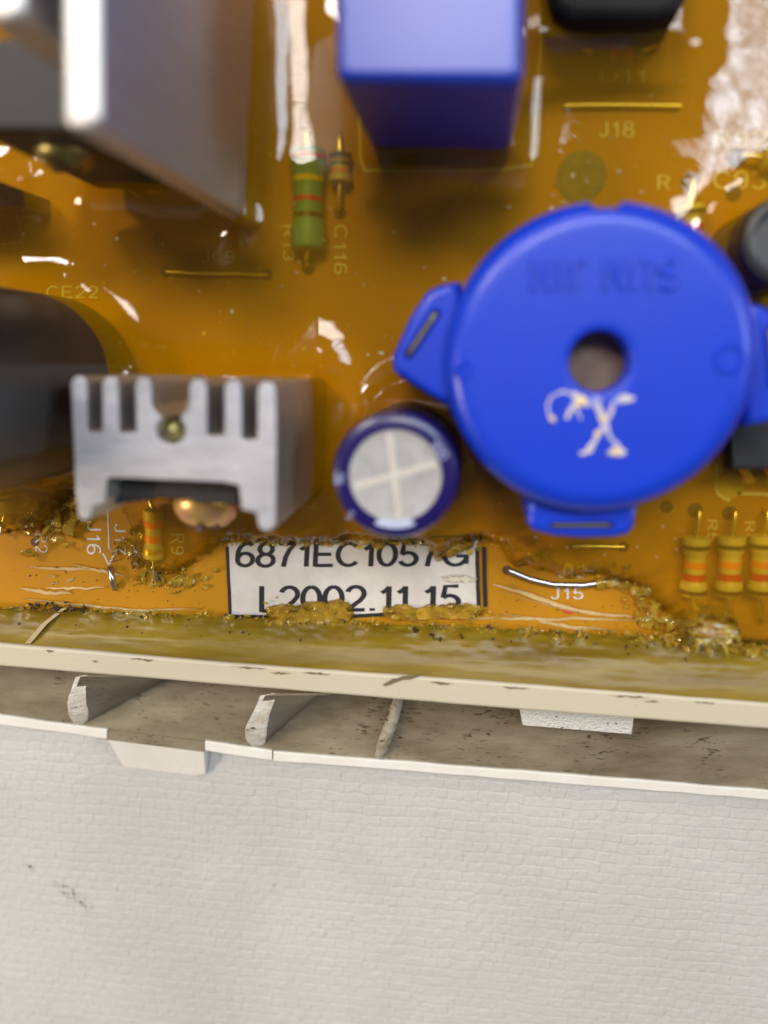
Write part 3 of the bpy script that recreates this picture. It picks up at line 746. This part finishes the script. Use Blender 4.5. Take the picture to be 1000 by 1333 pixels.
for px, py, r in ((757, 522, .055), (785, 545, .04), (778, 565, .035), (800, 588, .04), (719, 545, .03)):
    c = at(px, py, ZB); build('paint_blob', lathe([(0, .018), (r*.7, .013), (r, .0)], c, steps=16), mat('ochre_paint', (.80, .60, .26), .3), buz)

# ---------------------------------------------------------------- small purple electrolytic capacitor
ZC = 2.15
cC = at(514, 620, ZC); rC = (at(598, 620, ZC)-at(431, 620, ZC)).length/2
cap = thing('capacitor', 'purple blue electrolytic capacitor with scored silver top next to the buzzer', 'capacitor', (cC.x, cC.y, 0))
rd = rC*.725
build('sleeve', lathe([(rd, ZC-.012), (rd+.01, ZC), (rC-.09, ZC+.004), (rC-.03, ZC-.025), (rC, ZC-.10), (rC, ZC-.35)], (cC.x, cC.y, 0), steps=72), MAT['sleeve_blue'], cap, smooth=40)
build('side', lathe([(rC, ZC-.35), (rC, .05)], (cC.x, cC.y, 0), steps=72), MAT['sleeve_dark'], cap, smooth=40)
for v in bpy.data.objects[cap.children[1].name].data.vertices:
    if v.co.z < ZC-.5: v.co.x += .09; v.co.y += .30
build('top_disc', lathe([(0, ZC-.028), (rd*.8, ZC-.03), (rd+.004, ZC-.02)], (cC.x, cC.y, 0), steps=64), MAT['can_top'], cap, smooth=40)
for ang in (math.radians(97), math.radians(17)):
    u = Vector((math.cos(ang), math.sin(ang), 0)); v = Vector((-u.y, u.x, 0)); c = Vector((cC.x, cC.y, ZC-.03))
    bm = bmesh.new(); L_ = rd*.93
    prf = [(-.034, .0), (-.026, .012), (-.010, .012), (0, -.010), (.010, .012), (.026, .012), (.034, .0)]
    ra = [bm.verts.new(c-u*L_+v*a+Vector((0, 0, h+.002))) for a, h in prf]; rb = [bm.verts.new(c+u*L_+v*a+Vector((0, 0, h+.002+(.001 if ang > 1 else 0)))) for a, h in prf]
    for i in range(len(prf)-1): bm.faces.new((ra[i], ra[i+1], rb[i+1], rb[i]))
    build('score_line', bm, MAT['can_score'], cap, smooth=None)
# pale polarity wedge on the rolled edge
def wedge(a0, a1, r0, r1, z, m, name, n=12):
    bm = bmesh.new(); p = []
    for j in range(4):
        f = j/3; r = r0+(r1-r0)*f; spread = .72+.28*f
        zz = z+(.010 if r < rC-.09 else .010-max(0, (r-rC+.09))*.95)
        am = (a0+a1)/2; hw = (a1-a0)/2*spread
        p.append([bm.verts.new((cC.x+r*math.cos(am-hw+2*hw*k/n), cC.y+r*math.sin(am-hw+2*hw*k/n), zz)) for k in range(n+1)])
    for A_, B_ in zip(p, p[1:]):
        for k in range(n): bm.faces.new((A_[k], A_[k+1], B_[k+1], B_[k]))
    return build(name, bm, m, cap, smooth=60)
wedge(math.radians(-117), math.radians(-62), rd-.02, rC-.006, ZC, MAT['stripe_pale'], 'polarity_stripe')
def ring_text(txt, px, py, hgt, rotdeg):
    a = math.radians(rotdeg); W = len(txt)*hgt*.66/2*100*1.28; H = hgt/2*100*1.28
    R_ = lambda x, y: (px+x*math.cos(a)+y*math.sin(a), py-(x*math.sin(a)-y*math.cos(a)) if False else py-x*math.sin(a)-y*math.cos(a)) if False else (px+x*math.cos(a)-y*math.sin(a), py-x*math.sin(a)-y*math.cos(a))
    text_on(txt, (R_(-W, -H), R_(W, -H), R_(W, H), R_(-W, H)), ZC+.008, PALE, cap)
PALE = mat('pale_print', (.36, .38, .62), .5)
ring_text('100', 572, 586, .105, -52); ring_text('16', 441, 624, .10, 84); ring_text('S', 456, 671, .09, 130)

# ---------------------------------------------------------------- large black capacitor, left
cK = at(58, 502, .42); rK = 1.13
big = thing('capacitor', 'large black electrolytic capacitor with grey stripe behind the comb shaped heat sink', 'capacitor', (cK.x, cK.y, 0))
HK = 4.2
build('sleeve', lathe([(rK-.05, .02), (rK, .2), (rK, HK-.1), (rK-.06, HK), (rK-.25, HK), (0, HK-.02)], (cK.x, cK.y, 0), steps=96), MAT['sleeve_black'], big, smooth=40)
bm = bmesh.new(); a0, a1 = math.radians(-33), math.radians(14); n = 20
lo2 = [bm.verts.new((cK.x+(rK+.004)*math.cos(a0+(a1-a0)*k/n), cK.y+(rK+.004)*math.sin(a0+(a1-a0)*k/n), .45)) for k in range(n+1)]
hi2 = [bm.verts.new((v.co.x, v.co.y, HK-.12)) for v in lo2]
for k in range(n): bm.faces.new((lo2[k], lo2[k+1], hi2[k+1], hi2[k]))
build('polarity_stripe', bm, MAT['stripe_grey'], big, smooth=60)
bm = bmesh.new(); ac = math.radians(-5); pts = []
for k in range(28):
    t = 2*PI*k/28; s, zc = math.copysign(abs(math.cos(t))**.6, math.cos(t))*.13, math.copysign(abs(math.sin(t))**.6, math.sin(t))*.42
    pts.append(bm.verts.new((cK.x+(rK+.011)*math.cos(ac+s), cK.y+(rK+.011)*math.sin(ac+s), 1.75+zc)))
bm.faces.new(pts); build('minus_mark', bm, MAT['sleeve_black'], big, smooth=None)

# ---------------------------------------------------------------- comb heat sink
ZH = 2.5
hs = thing('heat_sink', 'silver aluminium heat sink with comb shaped fins in front of the black capacitor', 'heat sink', Vector((at(230, 600, ZH).x, at(230, 600, ZH).y, 0)))
def arc(cx, cy, r, a0, a1, n): return [(cx+r*math.cos(math.radians(a0+(a1-a0)*k/n)), cy-r*math.sin(math.radians(a0+(a1-a0)*k/n))) for k in range(n+1)]
def fin_top(x0, x1, y): r = (x1-x0)/2; return [(x0, y+r*.8), (x0+r*.3, y+r*.22), ((x0+x1)/2, y), (x1-r*.3, y+r*.22), (x1, y+r*.8)]
outl = [(98, 640)]+fin_top(92, 113, 490)+[(113, 560), (116, 563), (131, 563), (133, 560)]+fin_top(133, 154, 491)+[(155, 561), (157, 564), (175, 564), (177, 561)]+fin_top(176, 197, 492)
outl += [(197, 528), (203, 537)]+arc(222, 560, 19, 128, 412, 14)+[(241, 537), (246, 528)]+fin_top(246, 269, 494)
outl += [(269, 565), (271, 568), (290, 568), (292, 565)]+fin_top(292, 314, 495)+[(315, 570), (317, 573), (333, 573), (335, 570)]+fin_top(335, 359, 497)
outl += [(360, 560), (359, 680), (354, 690), (345, 692), (337, 687), (333, 668), (314, 663), (312, 640), (310, 632), (290, 628), (145, 622), (139, 624), (138, 648), (135, 656), (121, 660), (119, 668), (116, 676), (109, 678), (102, 673)]
ex_o = build('extrusion', extrude_px(outl, ZH, .03, bev=.02, seg=2), MAT['alu'], hs, smooth=28)
ex_o.data.materials.append(MAT['alu_dark'])
for f in ex_o.data.polygons: f.material_index = 0 if f.normal.z > .3 else 1
# transistor bolted between its feet
tr = thing('transistor', 'black transistor bolted under the comb shaped heat sink', 'transistor', Vector((at(225, 650, 1.5).x, at(225, 650, 1.5).y, 0)))
pt = [(141, 619), (305, 628), (305, 655), (290, 655), (200, 649), (175, 650), (141, 662)]
build('package', extrude_px([(146, 612), (308, 622), (309, 657), (252, 654), (250, 650), (196, 648), (194, 652), (148, 656)], 2.2, .45, bev=.03), MAT['black'], tr)
for k in range(3):
    p = at(200+k*26, 655, 1.0); lead([Vector((p.x, p.y+.1, .8)), Vector((p.x, p.y+.05, .3)), Vector((p.x, p.y+.05, 0))], .045, tr, 'tin', 'pin')
def screw(c, r, axis, m, label, dome=.55):
    rot = Vector(axis).normalized().to_track_quat('Z', 'Y')
    root = thing('screw', label, 'screw', c)
    bm = lathe([(0, r*dome), (r*.35, r*dome*.95), (r*.7, r*dome*.72), (r*.93, r*dome*.32), (r, 0), (r, -.05), (r*.55, -.05), (r*.55, -.30)], c, steps=32, rot=rot)
    build('head', bm, MAT[m], root, smooth=60)
    for k in range(2):
        d = Vector((1, 0, 0)) if k == 0 else Vector((0, 0, 1))
        cc = c+Vector(axis).normalized()*(r*dome*.99); nrm = Vector(axis).normalized(); s = nrm.cross(d).normalized()*.035*r/.3
        L_ = d*r*.5
        bmq = prism([cc-L_-s+nrm*.006, cc+L_-s+nrm*.006, cc+L_+s+nrm*.006, cc-L_+s+nrm*.006], [cc-L_-s-nrm*.06, cc+L_-s-nrm*.06, cc+L_+s-nrm*.06, cc-L_+s-nrm*.06])
        build('recess', bmq, MAT['hole'], root, smooth=None)
    return root
screw(at(268, 662, 1.45), .36, (0, -1, .45), 'brass', 'shiny brassy screw head below the comb shaped heat sink', .62)
screw(Vector((at(221, 562, 2.3).x, at(221, 562, 2.3).y, 2.16)), .16, (0, 0, 1), 'oldbrass', 'brass screw end in the round groove of the comb shaped heat sink', .9)

# ---------------------------------------------------------------- tall heat sink, top left
ZT = 4.2
ths = thing('heat_sink', 'tall plain aluminium heat sink plates in the top left corner', 'heat sink', Vector((at(105, 60, ZT).x, at(105, 60, ZT).y, 0)))
def plate(pts): return build('fin', extrude_px(pts, ZT, .02, bev=.06, seg=3), MAT['alu_side'], ths, smooth=35)
def rod(x0, x1, yend, ytop): r = (x1-x0)/2; return [(x0, ytop), (x1, ytop), (x1, yend-r)]+arc((x0+x1)/2, yend-r, r, -30, -150, 4)[0:]+[(x0, yend-r)]
plate([(78, -420), (126, -420), (131, 150), (126, 162), (113, 168), (95, 167), (84, 160), (81, 150)])
plate([(-40, -420), (22, -420), (30, 8), (24, 20), (8, 26), (-24, 24), (-36, 10)])
# low shield plate at the left edge
shp = thing('shield_plate', 'dark low metal plate at the left edge below the tall heat sink', 'metal plate', at(20, 250, 0))
tpp = [at(-90, 236, .5), at(-70, 268, .5), at(38, 272, .5), at(36, 250, .5)]
build('plate', prism([Vector((p.x, p.y, 1.5)) for p in tpp], [Vector((p.x, p.y, .02)) for p in tpp], bev=.03), MAT['slot'], shp)
tk = thing('transistor', 'black power transistor standing between the tall heat sink plates', 'transistor', at(180, 240, 0))
fp = [at(118, 240, .5), at(255, 244, .5)]
a_, b_ = fp; q = [a_, b_, Vector((b_.x, b_.y+.75, .5)), Vector((a_.x, a_.y+.75, .5))]
build('package', prism([Vector((p.x, p.y, 2.75)) for p in q], [Vector((p.x, p.y, .3)) for p in q], bev=.05), MAT['black'], tk)
for k in range(3):
    p = a_.lerp(b_, .2+.3*k); lead([Vector((p.x, p.y+.3, .35)), Vector((p.x, p.y+.3, 0))], .05, tk, 'tin', 'pin')
# web joining the plates behind the transistor
pw0 = at(-10, -150, ZT); pw1 = at(110, -150, ZT)
build('web', prism([Vector((pw0.x, pw0.y, ZT-.1)), Vector((pw1.x, pw1.y, ZT-.1)), Vector((pw1.x, pw1.y+.3, ZT-.1)), Vector((pw0.x, pw0.y+.3, ZT-.1))],
                   [Vector((pw0.x, pw0.y, .05)), Vector((pw1.x, pw1.y, .05)), Vector((pw1.x, pw1.y+.3, .05)), Vector((pw0.x, pw0.y+.3, .05))]), MAT['alu_side'], ths, smooth=None)
sp = a_.lerp(b_, .42); screw(Vector((sp.x-.05, sp.y-.02, 1.95)), .30, (0, -1, .05), 'oldbrass', 'dull brass screw head beside the tall heat sink plate', .5)

# ---------------------------------------------------------------- blue box capacitor
ZX = 2.8
bx = thing('box_capacitor', 'blue box shaped film capacitor at the top of the board', 'capacitor', Vector((at(560, 60, ZX).x, at(560, 60, ZX).y, 0)))
build('case', extrude_px([(436, -420), (683, -420), (682, 92), (676, 103), (664, 107), (456, 106), (443, 102), (437, 92)], ZX, .05, bev=.09, seg=4), MAT['bluebox'], bx, smooth=45)

# ---------------------------------------------------------------- other black parts
tb = thing('relay', 'black rounded block cut by the top picture edge', 'relay', Vector((at(800, 0, 0).x, at(800, 0, 0).y, 0)))
build('case', extrude_px([(712, -260), (905, -260), (898, -10), (882, 18), (852, 26), (745, 26), (722, 14), (714, -10)], .95, .03, bev=.14, seg=4), MAT['matte'], tb)
cE = at(1012, 318, 1.0)
sc_ = thing('capacitor', 'small black round capacitor at the right edge above the buzzer ear', 'capacitor', (cE.x, cE.y, 0))
build('sleeve', lathe([(.30, 1.26), (.36, 1.28), (.42, 1.26), (.45, 1.18), (.45, .03)], (cE.x, cE.y, 0), steps=40), MAT['sleeve_black'], sc_)
build('top_disc', lathe([(0, 1.25), (.31, 1.255)], (cE.x, cE.y, 0), steps=32), MAT['stripe_grey'], sc_)
ic = thing('integrated_circuit', 'black chip package at the right edge below the blue buzzer', 'chip', Vector((at(990, 580, 0).x, at(990, 580, 0).y, 0)))
build('package', extrude_px([(952, 535), (1120, 535), (1120, 612), (952, 612)], .80, .12, bev=.05), MAT['black'], ic)
for k in range(4):
    p = at(967+32*k, 613, .3); t_ = at(967+32*k, 624, 0)
    bm = tube([Vector((p.x, p.y+.05, .3)), Vector((t_.x, t_.y+.04, .28)), Vector((t_.x, t_.y, 0))], .06, 6); build('pin', bm, MAT['wire'], ic)

# ================================================================== amber potting resin
BARE = [(-80, 684), (20, 690), (58, 694), (84, 672), (104, 652), (128, 640), (152, 640), (166, 662), (172, 700), (186, 730), (206, 752), (236, 748), (262, 726), (282, 712), (300, 706),
        (350, 704), (410, 709), (470, 705), (540, 708), (556, 716), (568, 726), (586, 722), (600, 712), (622, 704), (645, 708), (660, 732), (700, 747), (745, 754), (790, 750), (826, 764), (846, 784), (868, 806),
        (876, 832)]
EDGE_IN = [(x, y-1) for x, y in EDGE]
poly = [at(x, y, 0) for x, y in BARE]+[at(x, lerp_line(EDGE_IN, x), 0) for x in range(860, -81, -20)]
PX = np.array([p.x for p in poly]); PY = np.array([p.y for p in poly])
def poly_sd(X, Y):
    """signed distance: positive outside the peeled patch"""
    d = np.full(X.shape, 1e9); ins = np.zeros(X.shape, bool)
    for i in range(len(PX)):
        x0, y0, x1, y1 = PX[i], PY[i], PX[(i+1) % len(PX)], PY[(i+1) % len(PX)]
        ex, ey = x1-x0, y1-y0; t = np.clip(((X-x0)*ex+(Y-y0)*ey)/(ex*ex+ey*ey+1e-12), 0, 1)
        d = np.minimum(d, np.hypot(X-x0-t*ex, Y-y0-t*ey))
        c = ((y0 > Y) != (y1 > Y)) & (X < (x1-x0)*(Y-y0)/(y1-y0+1e-12)+x0); ins ^= c
    return np.where(ins, -d, d)
def box_d(X, Y, pts):
    xs = [p.x for p in pts]; ys = [p.y for p in pts]; cx, cy = (min(xs)+max(xs))/2, (min(ys)+max(ys))/2; hx, hy = (max(xs)-min(xs))/2, (max(ys)-min(ys))/2
    dx = np.abs(X-cx)-hx; dy = np.abs(Y-cy)-hy
    return np.hypot(np.maximum(dx, 0), np.maximum(dy, 0))+np.minimum(np.maximum(dx, dy), 0)
def circ_d(X, Y, c, r): return np.hypot(X-c.x, Y-c.y)-r
def down(pts, z): return [at(x, y, z) for x, y in pts]

def make_resin():
    st = .03
    x0, x1 = E_[0].x-1.2, E_[-1].x+1.2; y0, y1 = min(E_[0].y, E_[-1].y)-.1, topy
    X, Y = np.meshgrid(np.arange(x0, x1, st), np.arange(y0, y1, st))
    ez = np.interp(X, [p.x for p in E_], [p.y for p in E_])
    comps = [(circ_d(X, Y, cK, rK), .42, .20), (circ_d(X, Y, cC+Vector((.09, .3, 0)), rC), .22, .12), (circ_d(X, Y, cB, RB), .03, .08), (circ_d(X, Y, Vector((cE.x, cE.y, 0)), .45), .42, .30),
             (box_d(X, Y, down([(92, 490), (360, 690)], ZH)), .40, .26),
             (box_d(X, Y, down([(437, -420), (682, 106)], ZX)), .36, .22),
             (box_d(X, Y, down([(78, -420), (131, 168)], ZT)), .40, .22),
             (box_d(X, Y, [a_, Vector((b_.x, b_.y+.75, 0))]), .3, .2),
             (box_d(X, Y, down([(712, -260), (900, 26)], .95)), .24, .2),
             (box_d(X, Y, down([(952, 535), (1120, 612)], .8)), .10, .12),
             (box_d(X, Y, down([(-90, 236), (38, 272)], .5)), .2, .16)]
    Z = .43+.030*(fbm(X*.55+3, Y*.55, 77, 3)-.45)*2+.004*(fbm(X*2.2, Y*2.2, 91, 2)-.4)
    # resin rides up over the resistors
    for (px, py, r, amp) in ((401, 258, .28, .02), (905, 738, .2, .03), (951, 738, .2, .03), (993, 738, .2, .03)):
        c = at(px, py, .2); Z += amp*np.exp(-((X-c.x)/.30)**2-((Y-c.y)/.62)**2)
    for d, h, lam in comps:
        dd = np.maximum(d, 0); Z += h*np.exp(-dd/lam)*(.75+.5*fbm(X*1.3, Y*1.3, 11, 2))
    # lump next to the upright resistors
    c = at(918, 806, .3); Z += .02*np.exp(-((X-c.x)/.34)**2-((Y-c.y)/.22)**2)*(.7+.6*vnoise(X*5, Y*5, 17))
    sd = poly_sd(X, Y)+.16*(fbm(X*3, Y*3, 5, 3)-.45)+.07*(vnoise(X*14, Y*14, 6)-.5)
    edge = (Y-ez)+.05*(vnoise(X*6, Y*6, 8)-.5)
    e = np.minimum(sd, edge+.02)
    rough = .06*np.exp(-np.maximum(e, 0)/.12)*(vnoise(X*11, Y*11, 15)-.5)*2
    Z = .012+(Z-.012)*smooth01(e/.26)**.8+rough*smooth01(e/.1)
    o = grid_mesh('potting_resin', X, Y, np.maximum(Z, .011), keep=(e > 0), m=MAT['resin'])
    return tag(o, 'glossy clear amber resin poured over the whole circuit board', 'resin', kind='stuff')
make_resin()

# olive coloured resin left between board edge and tray rim
def make_border():
    xs = np.arange(-490, 1491, 4); nv = 40
    r = []
    X = np.zeros((nv, len(xs))); Y = X.copy(); Z = X.copy()
    for i, x in enumerate(xs):
        a = at(x, lerp_line(EDGE, x)-5, .02); b = at(x, lerp_line(RIM_IN, x)+2, ZR-.05)
        for j in range(nv):
            f = j/(nv-1); p = a.lerp(b, f); X[j, i], Y[j, i] = p.x, p.y
            Z[j, i] = .05+.16*f+.12*f**4
    Z += .035*(fbm(X*.8, Y*6, 61, 3)-.45)+.03*(vnoise(X*9, Y*18, 63)-.5)*np.linspace(1, 0, nv)[:, None]**2
    jag = np.linspace(1, 0, nv)[:, None]**6
    Z += jag*.22*(vnoise(X*7, Y*2, 66)-.35)
    o = grid_mesh('resin_border', X, Y, Z, m=MAT['border'])
    return tag(o, 'strip of dull olive resin between board edge and cream tray rim', 'resin', kind='stuff')
make_border()
# pale plastic sliver across the resin strip, left
tag(build('plastic_sliver', prism([at(32, 838, .30), at(40, 838, .30), at(62, 812, .2), at(88, 791, .13), at(80, 792, .13), at(54, 812, .2)], [at(32, 838, .1), at(40, 838, .1), at(62, 812, .05), at(88, 791, .02), at(80, 792, .02), at(54, 812, .05)], bev=.012), mat('dull_sliver', (.46, .36, .20), .6, var=.9, vscale=6, vcol=(.28, .20, .08)), None),
    'pale slanting sliver across the olive resin strip near the left edge', 'sliver')

# torn remnants over the label's lower edge
def remnant(px_outline, z, label, thick=.06, seed=0):
    P = wob(px_outline+[px_outline[0]], 46, 2.2, seed)[:-1]
    bm = bmesh.new(); cx = sum(p[0] for p in P)/len(P); cy = sum(p[1] for p in P)/len(P)
    rings = []
    for s, h in ((1.0, .0), (.97, thick*.5), (.86, thick), (.5, thick*.9)):
        rings.append([bm.verts.new(at(cx+(x-cx)*(s if s == 1 else 1-(1-s)*.45), cy+(y-cy)*s, z)+Vector((0, 0, h*random.uniform(.5, 1.4)))) for x, y in P])
    for A_, B_ in zip(rings, rings[1:]):
        for k in range(len(P)): j = (k+1) % len(P); bm.faces.new((A_[k], A_[j], B_[j], B_[k]))
    bm.faces.new(rings[-1])
    return tag(build('resin_remnant', bm, MAT['film'], None, smooth=30), label, 'resin remnant')
remnant([(346, 792), (362, 786), (378, 790), (400, 783), (426, 784), (440, 780), (456, 786), (462, 797), (456, 808), (400, 812), (350, 810)], .022, 'torn brown resin scrap over the first digits of the date', .06, 1)
remnant([(496, 792), (520, 786), (545, 790), (560, 788), (620, 785), (634, 792), (620, 803), (560, 806), (500, 806)], .022, 'torn brown resin scrap over the last digits of the date', .05, 2)
remnant([(548, 700), (560, 712), (566, 724), (574, 729), (580, 722), (590, 724), (602, 716), (618, 706), (600, 700)], .022, 'resin chip covering the seven of the part number', .10, 3)
remnant([(575, 752), (590, 748), (606, 750), (622, 754), (618, 758), (590, 757)], .022, 'pale thin resin flake at the right end of the label', .03, 4).data.materials[0] = mat('pale_flake', (.66, .60, .46), .5, var=.6, vscale=9, vcol=(.5, .42, .28))

lump = remnant([(878, 806), (892, 792), (912, 783), (936, 786), (952, 800), (950, 824), (936, 836), (892, 836)], .10, 'pale broken resin lump below the upright yellow resistors', .42, 8)
lump.data.materials[0] = resin_mat('resin_lump', (.99, .92, .50), .05, diff=.38, dcol=(.85, .60, .10), bump=.5, bscale=6, bdist=.05, cloud=5)
# crumbs of broken resin
def crumbs(name, specs, label, m, seed, smin=.012, smax=.05):
    r = random.Random(seed); bm = bmesh.new()
    for pts, n, spread, zb, smx in specs:
        for x, y in [(lambda f: (f[0], f[1]))(q) for q in wob(pts, n, 0, seed)]:
            x += r.gauss(0, spread*1.6); y += r.gauss(0, spread)
            s = smin+(smx-smin)*r.random()**2.2
            c = at(x, y, zb)+Vector((0, 0, s*.5))
            mt = Matrix.Translation(c) @ Matrix.Rotation(r.uniform(0, 6.3), 4, Vector((r.uniform(-1, 1), r.uniform(-1, 1), r.uniform(-1, 1))).normalized()) @ Matrix.Diagonal((s*r.uniform(.6, 2.2), s*r.uniform(.5, 1.5), s*r.uniform(.2, .7), 1))
            vs = bmesh.ops.create_icosphere(bm, subdivisions=1, radius=1.0, matrix=mt)['verts']
            for v in vs: v.co += Vector((r.uniform(-1, 1), r.uniform(-1, 1), r.uniform(-1, 1)))*s*.35
    return tag(build(name, bm, m, None, smooth=None), label, 'crumbs', kind='stuff')
edge_pts = [(x, y) for x, y in EDGE if 0 <= x <= 1000]
crumbs('resin_crumbs', [(edge_pts, 700, 3.4, .05, .040), ([(870, 834), (1000, 842)], 130, 4, .08, .075), ([(90, 660), (70, 690), (45, 660)], 120, 13, .12, .095), ([(170, 700), (200, 752), (250, 755)], 150, 9, .02, .075),
                        ([(290, 705), (420, 706), (545, 708)], 90, 2.5, .05, .045), ([(560, 715), (640, 708)], 30, 4, .05, .05), ([(790, 745), (850, 795), (880, 826)], 130, 8, .06, .075), ([(350, 795), (450, 795)], 60, 6, .05, .04), ([(500, 800), (640, 800)], 60, 5, .04, .04), ([(250, 800), (350, 812)], 40, 5, .04, .05),
                        ([(640, 700), (740, 735), (790, 742)], 60, 3, .1, .045)],
       'crumbs of broken amber resin along the torn edges', MAT['crumb'], 3)
crumbs('dirt_specks', [(edge_pts, 90, 3.0, .06, .035), ([(40, 788), (110, 792)], 40, 3, .07, .05), ([(560, 828), (1000, 848)], 60, 2.5, .08, .035), ([(0, 815), (1000, 880)], 110, 14, .12, .022), ([(20, 750), (280, 780)], 40, 14, .005, .012), ([(640, 780), (860, 815)], 40, 12, .005, .012)],
       'dark dirt specks along the board edge', mat('dark_dirt', (.05, .028, .012), .5), 5, .006)
crumbs('dust_specks', [([(0, 320), (560, 320)], 110, 75, .46, .020), ([(200, 430), (560, 440)], 60, 40, .46, .022), ([(600, 200), (1000, 200)], 70, 55, .46, .022), ([(640, 690), (900, 720)], 30, 25, .46, .016)],
       'tiny pale dust specks and bubbles on the resin surface', mat('pale_dust', (.60, .46, .22), .5), 9, .005)
print('built', len(bpy.data.objects))
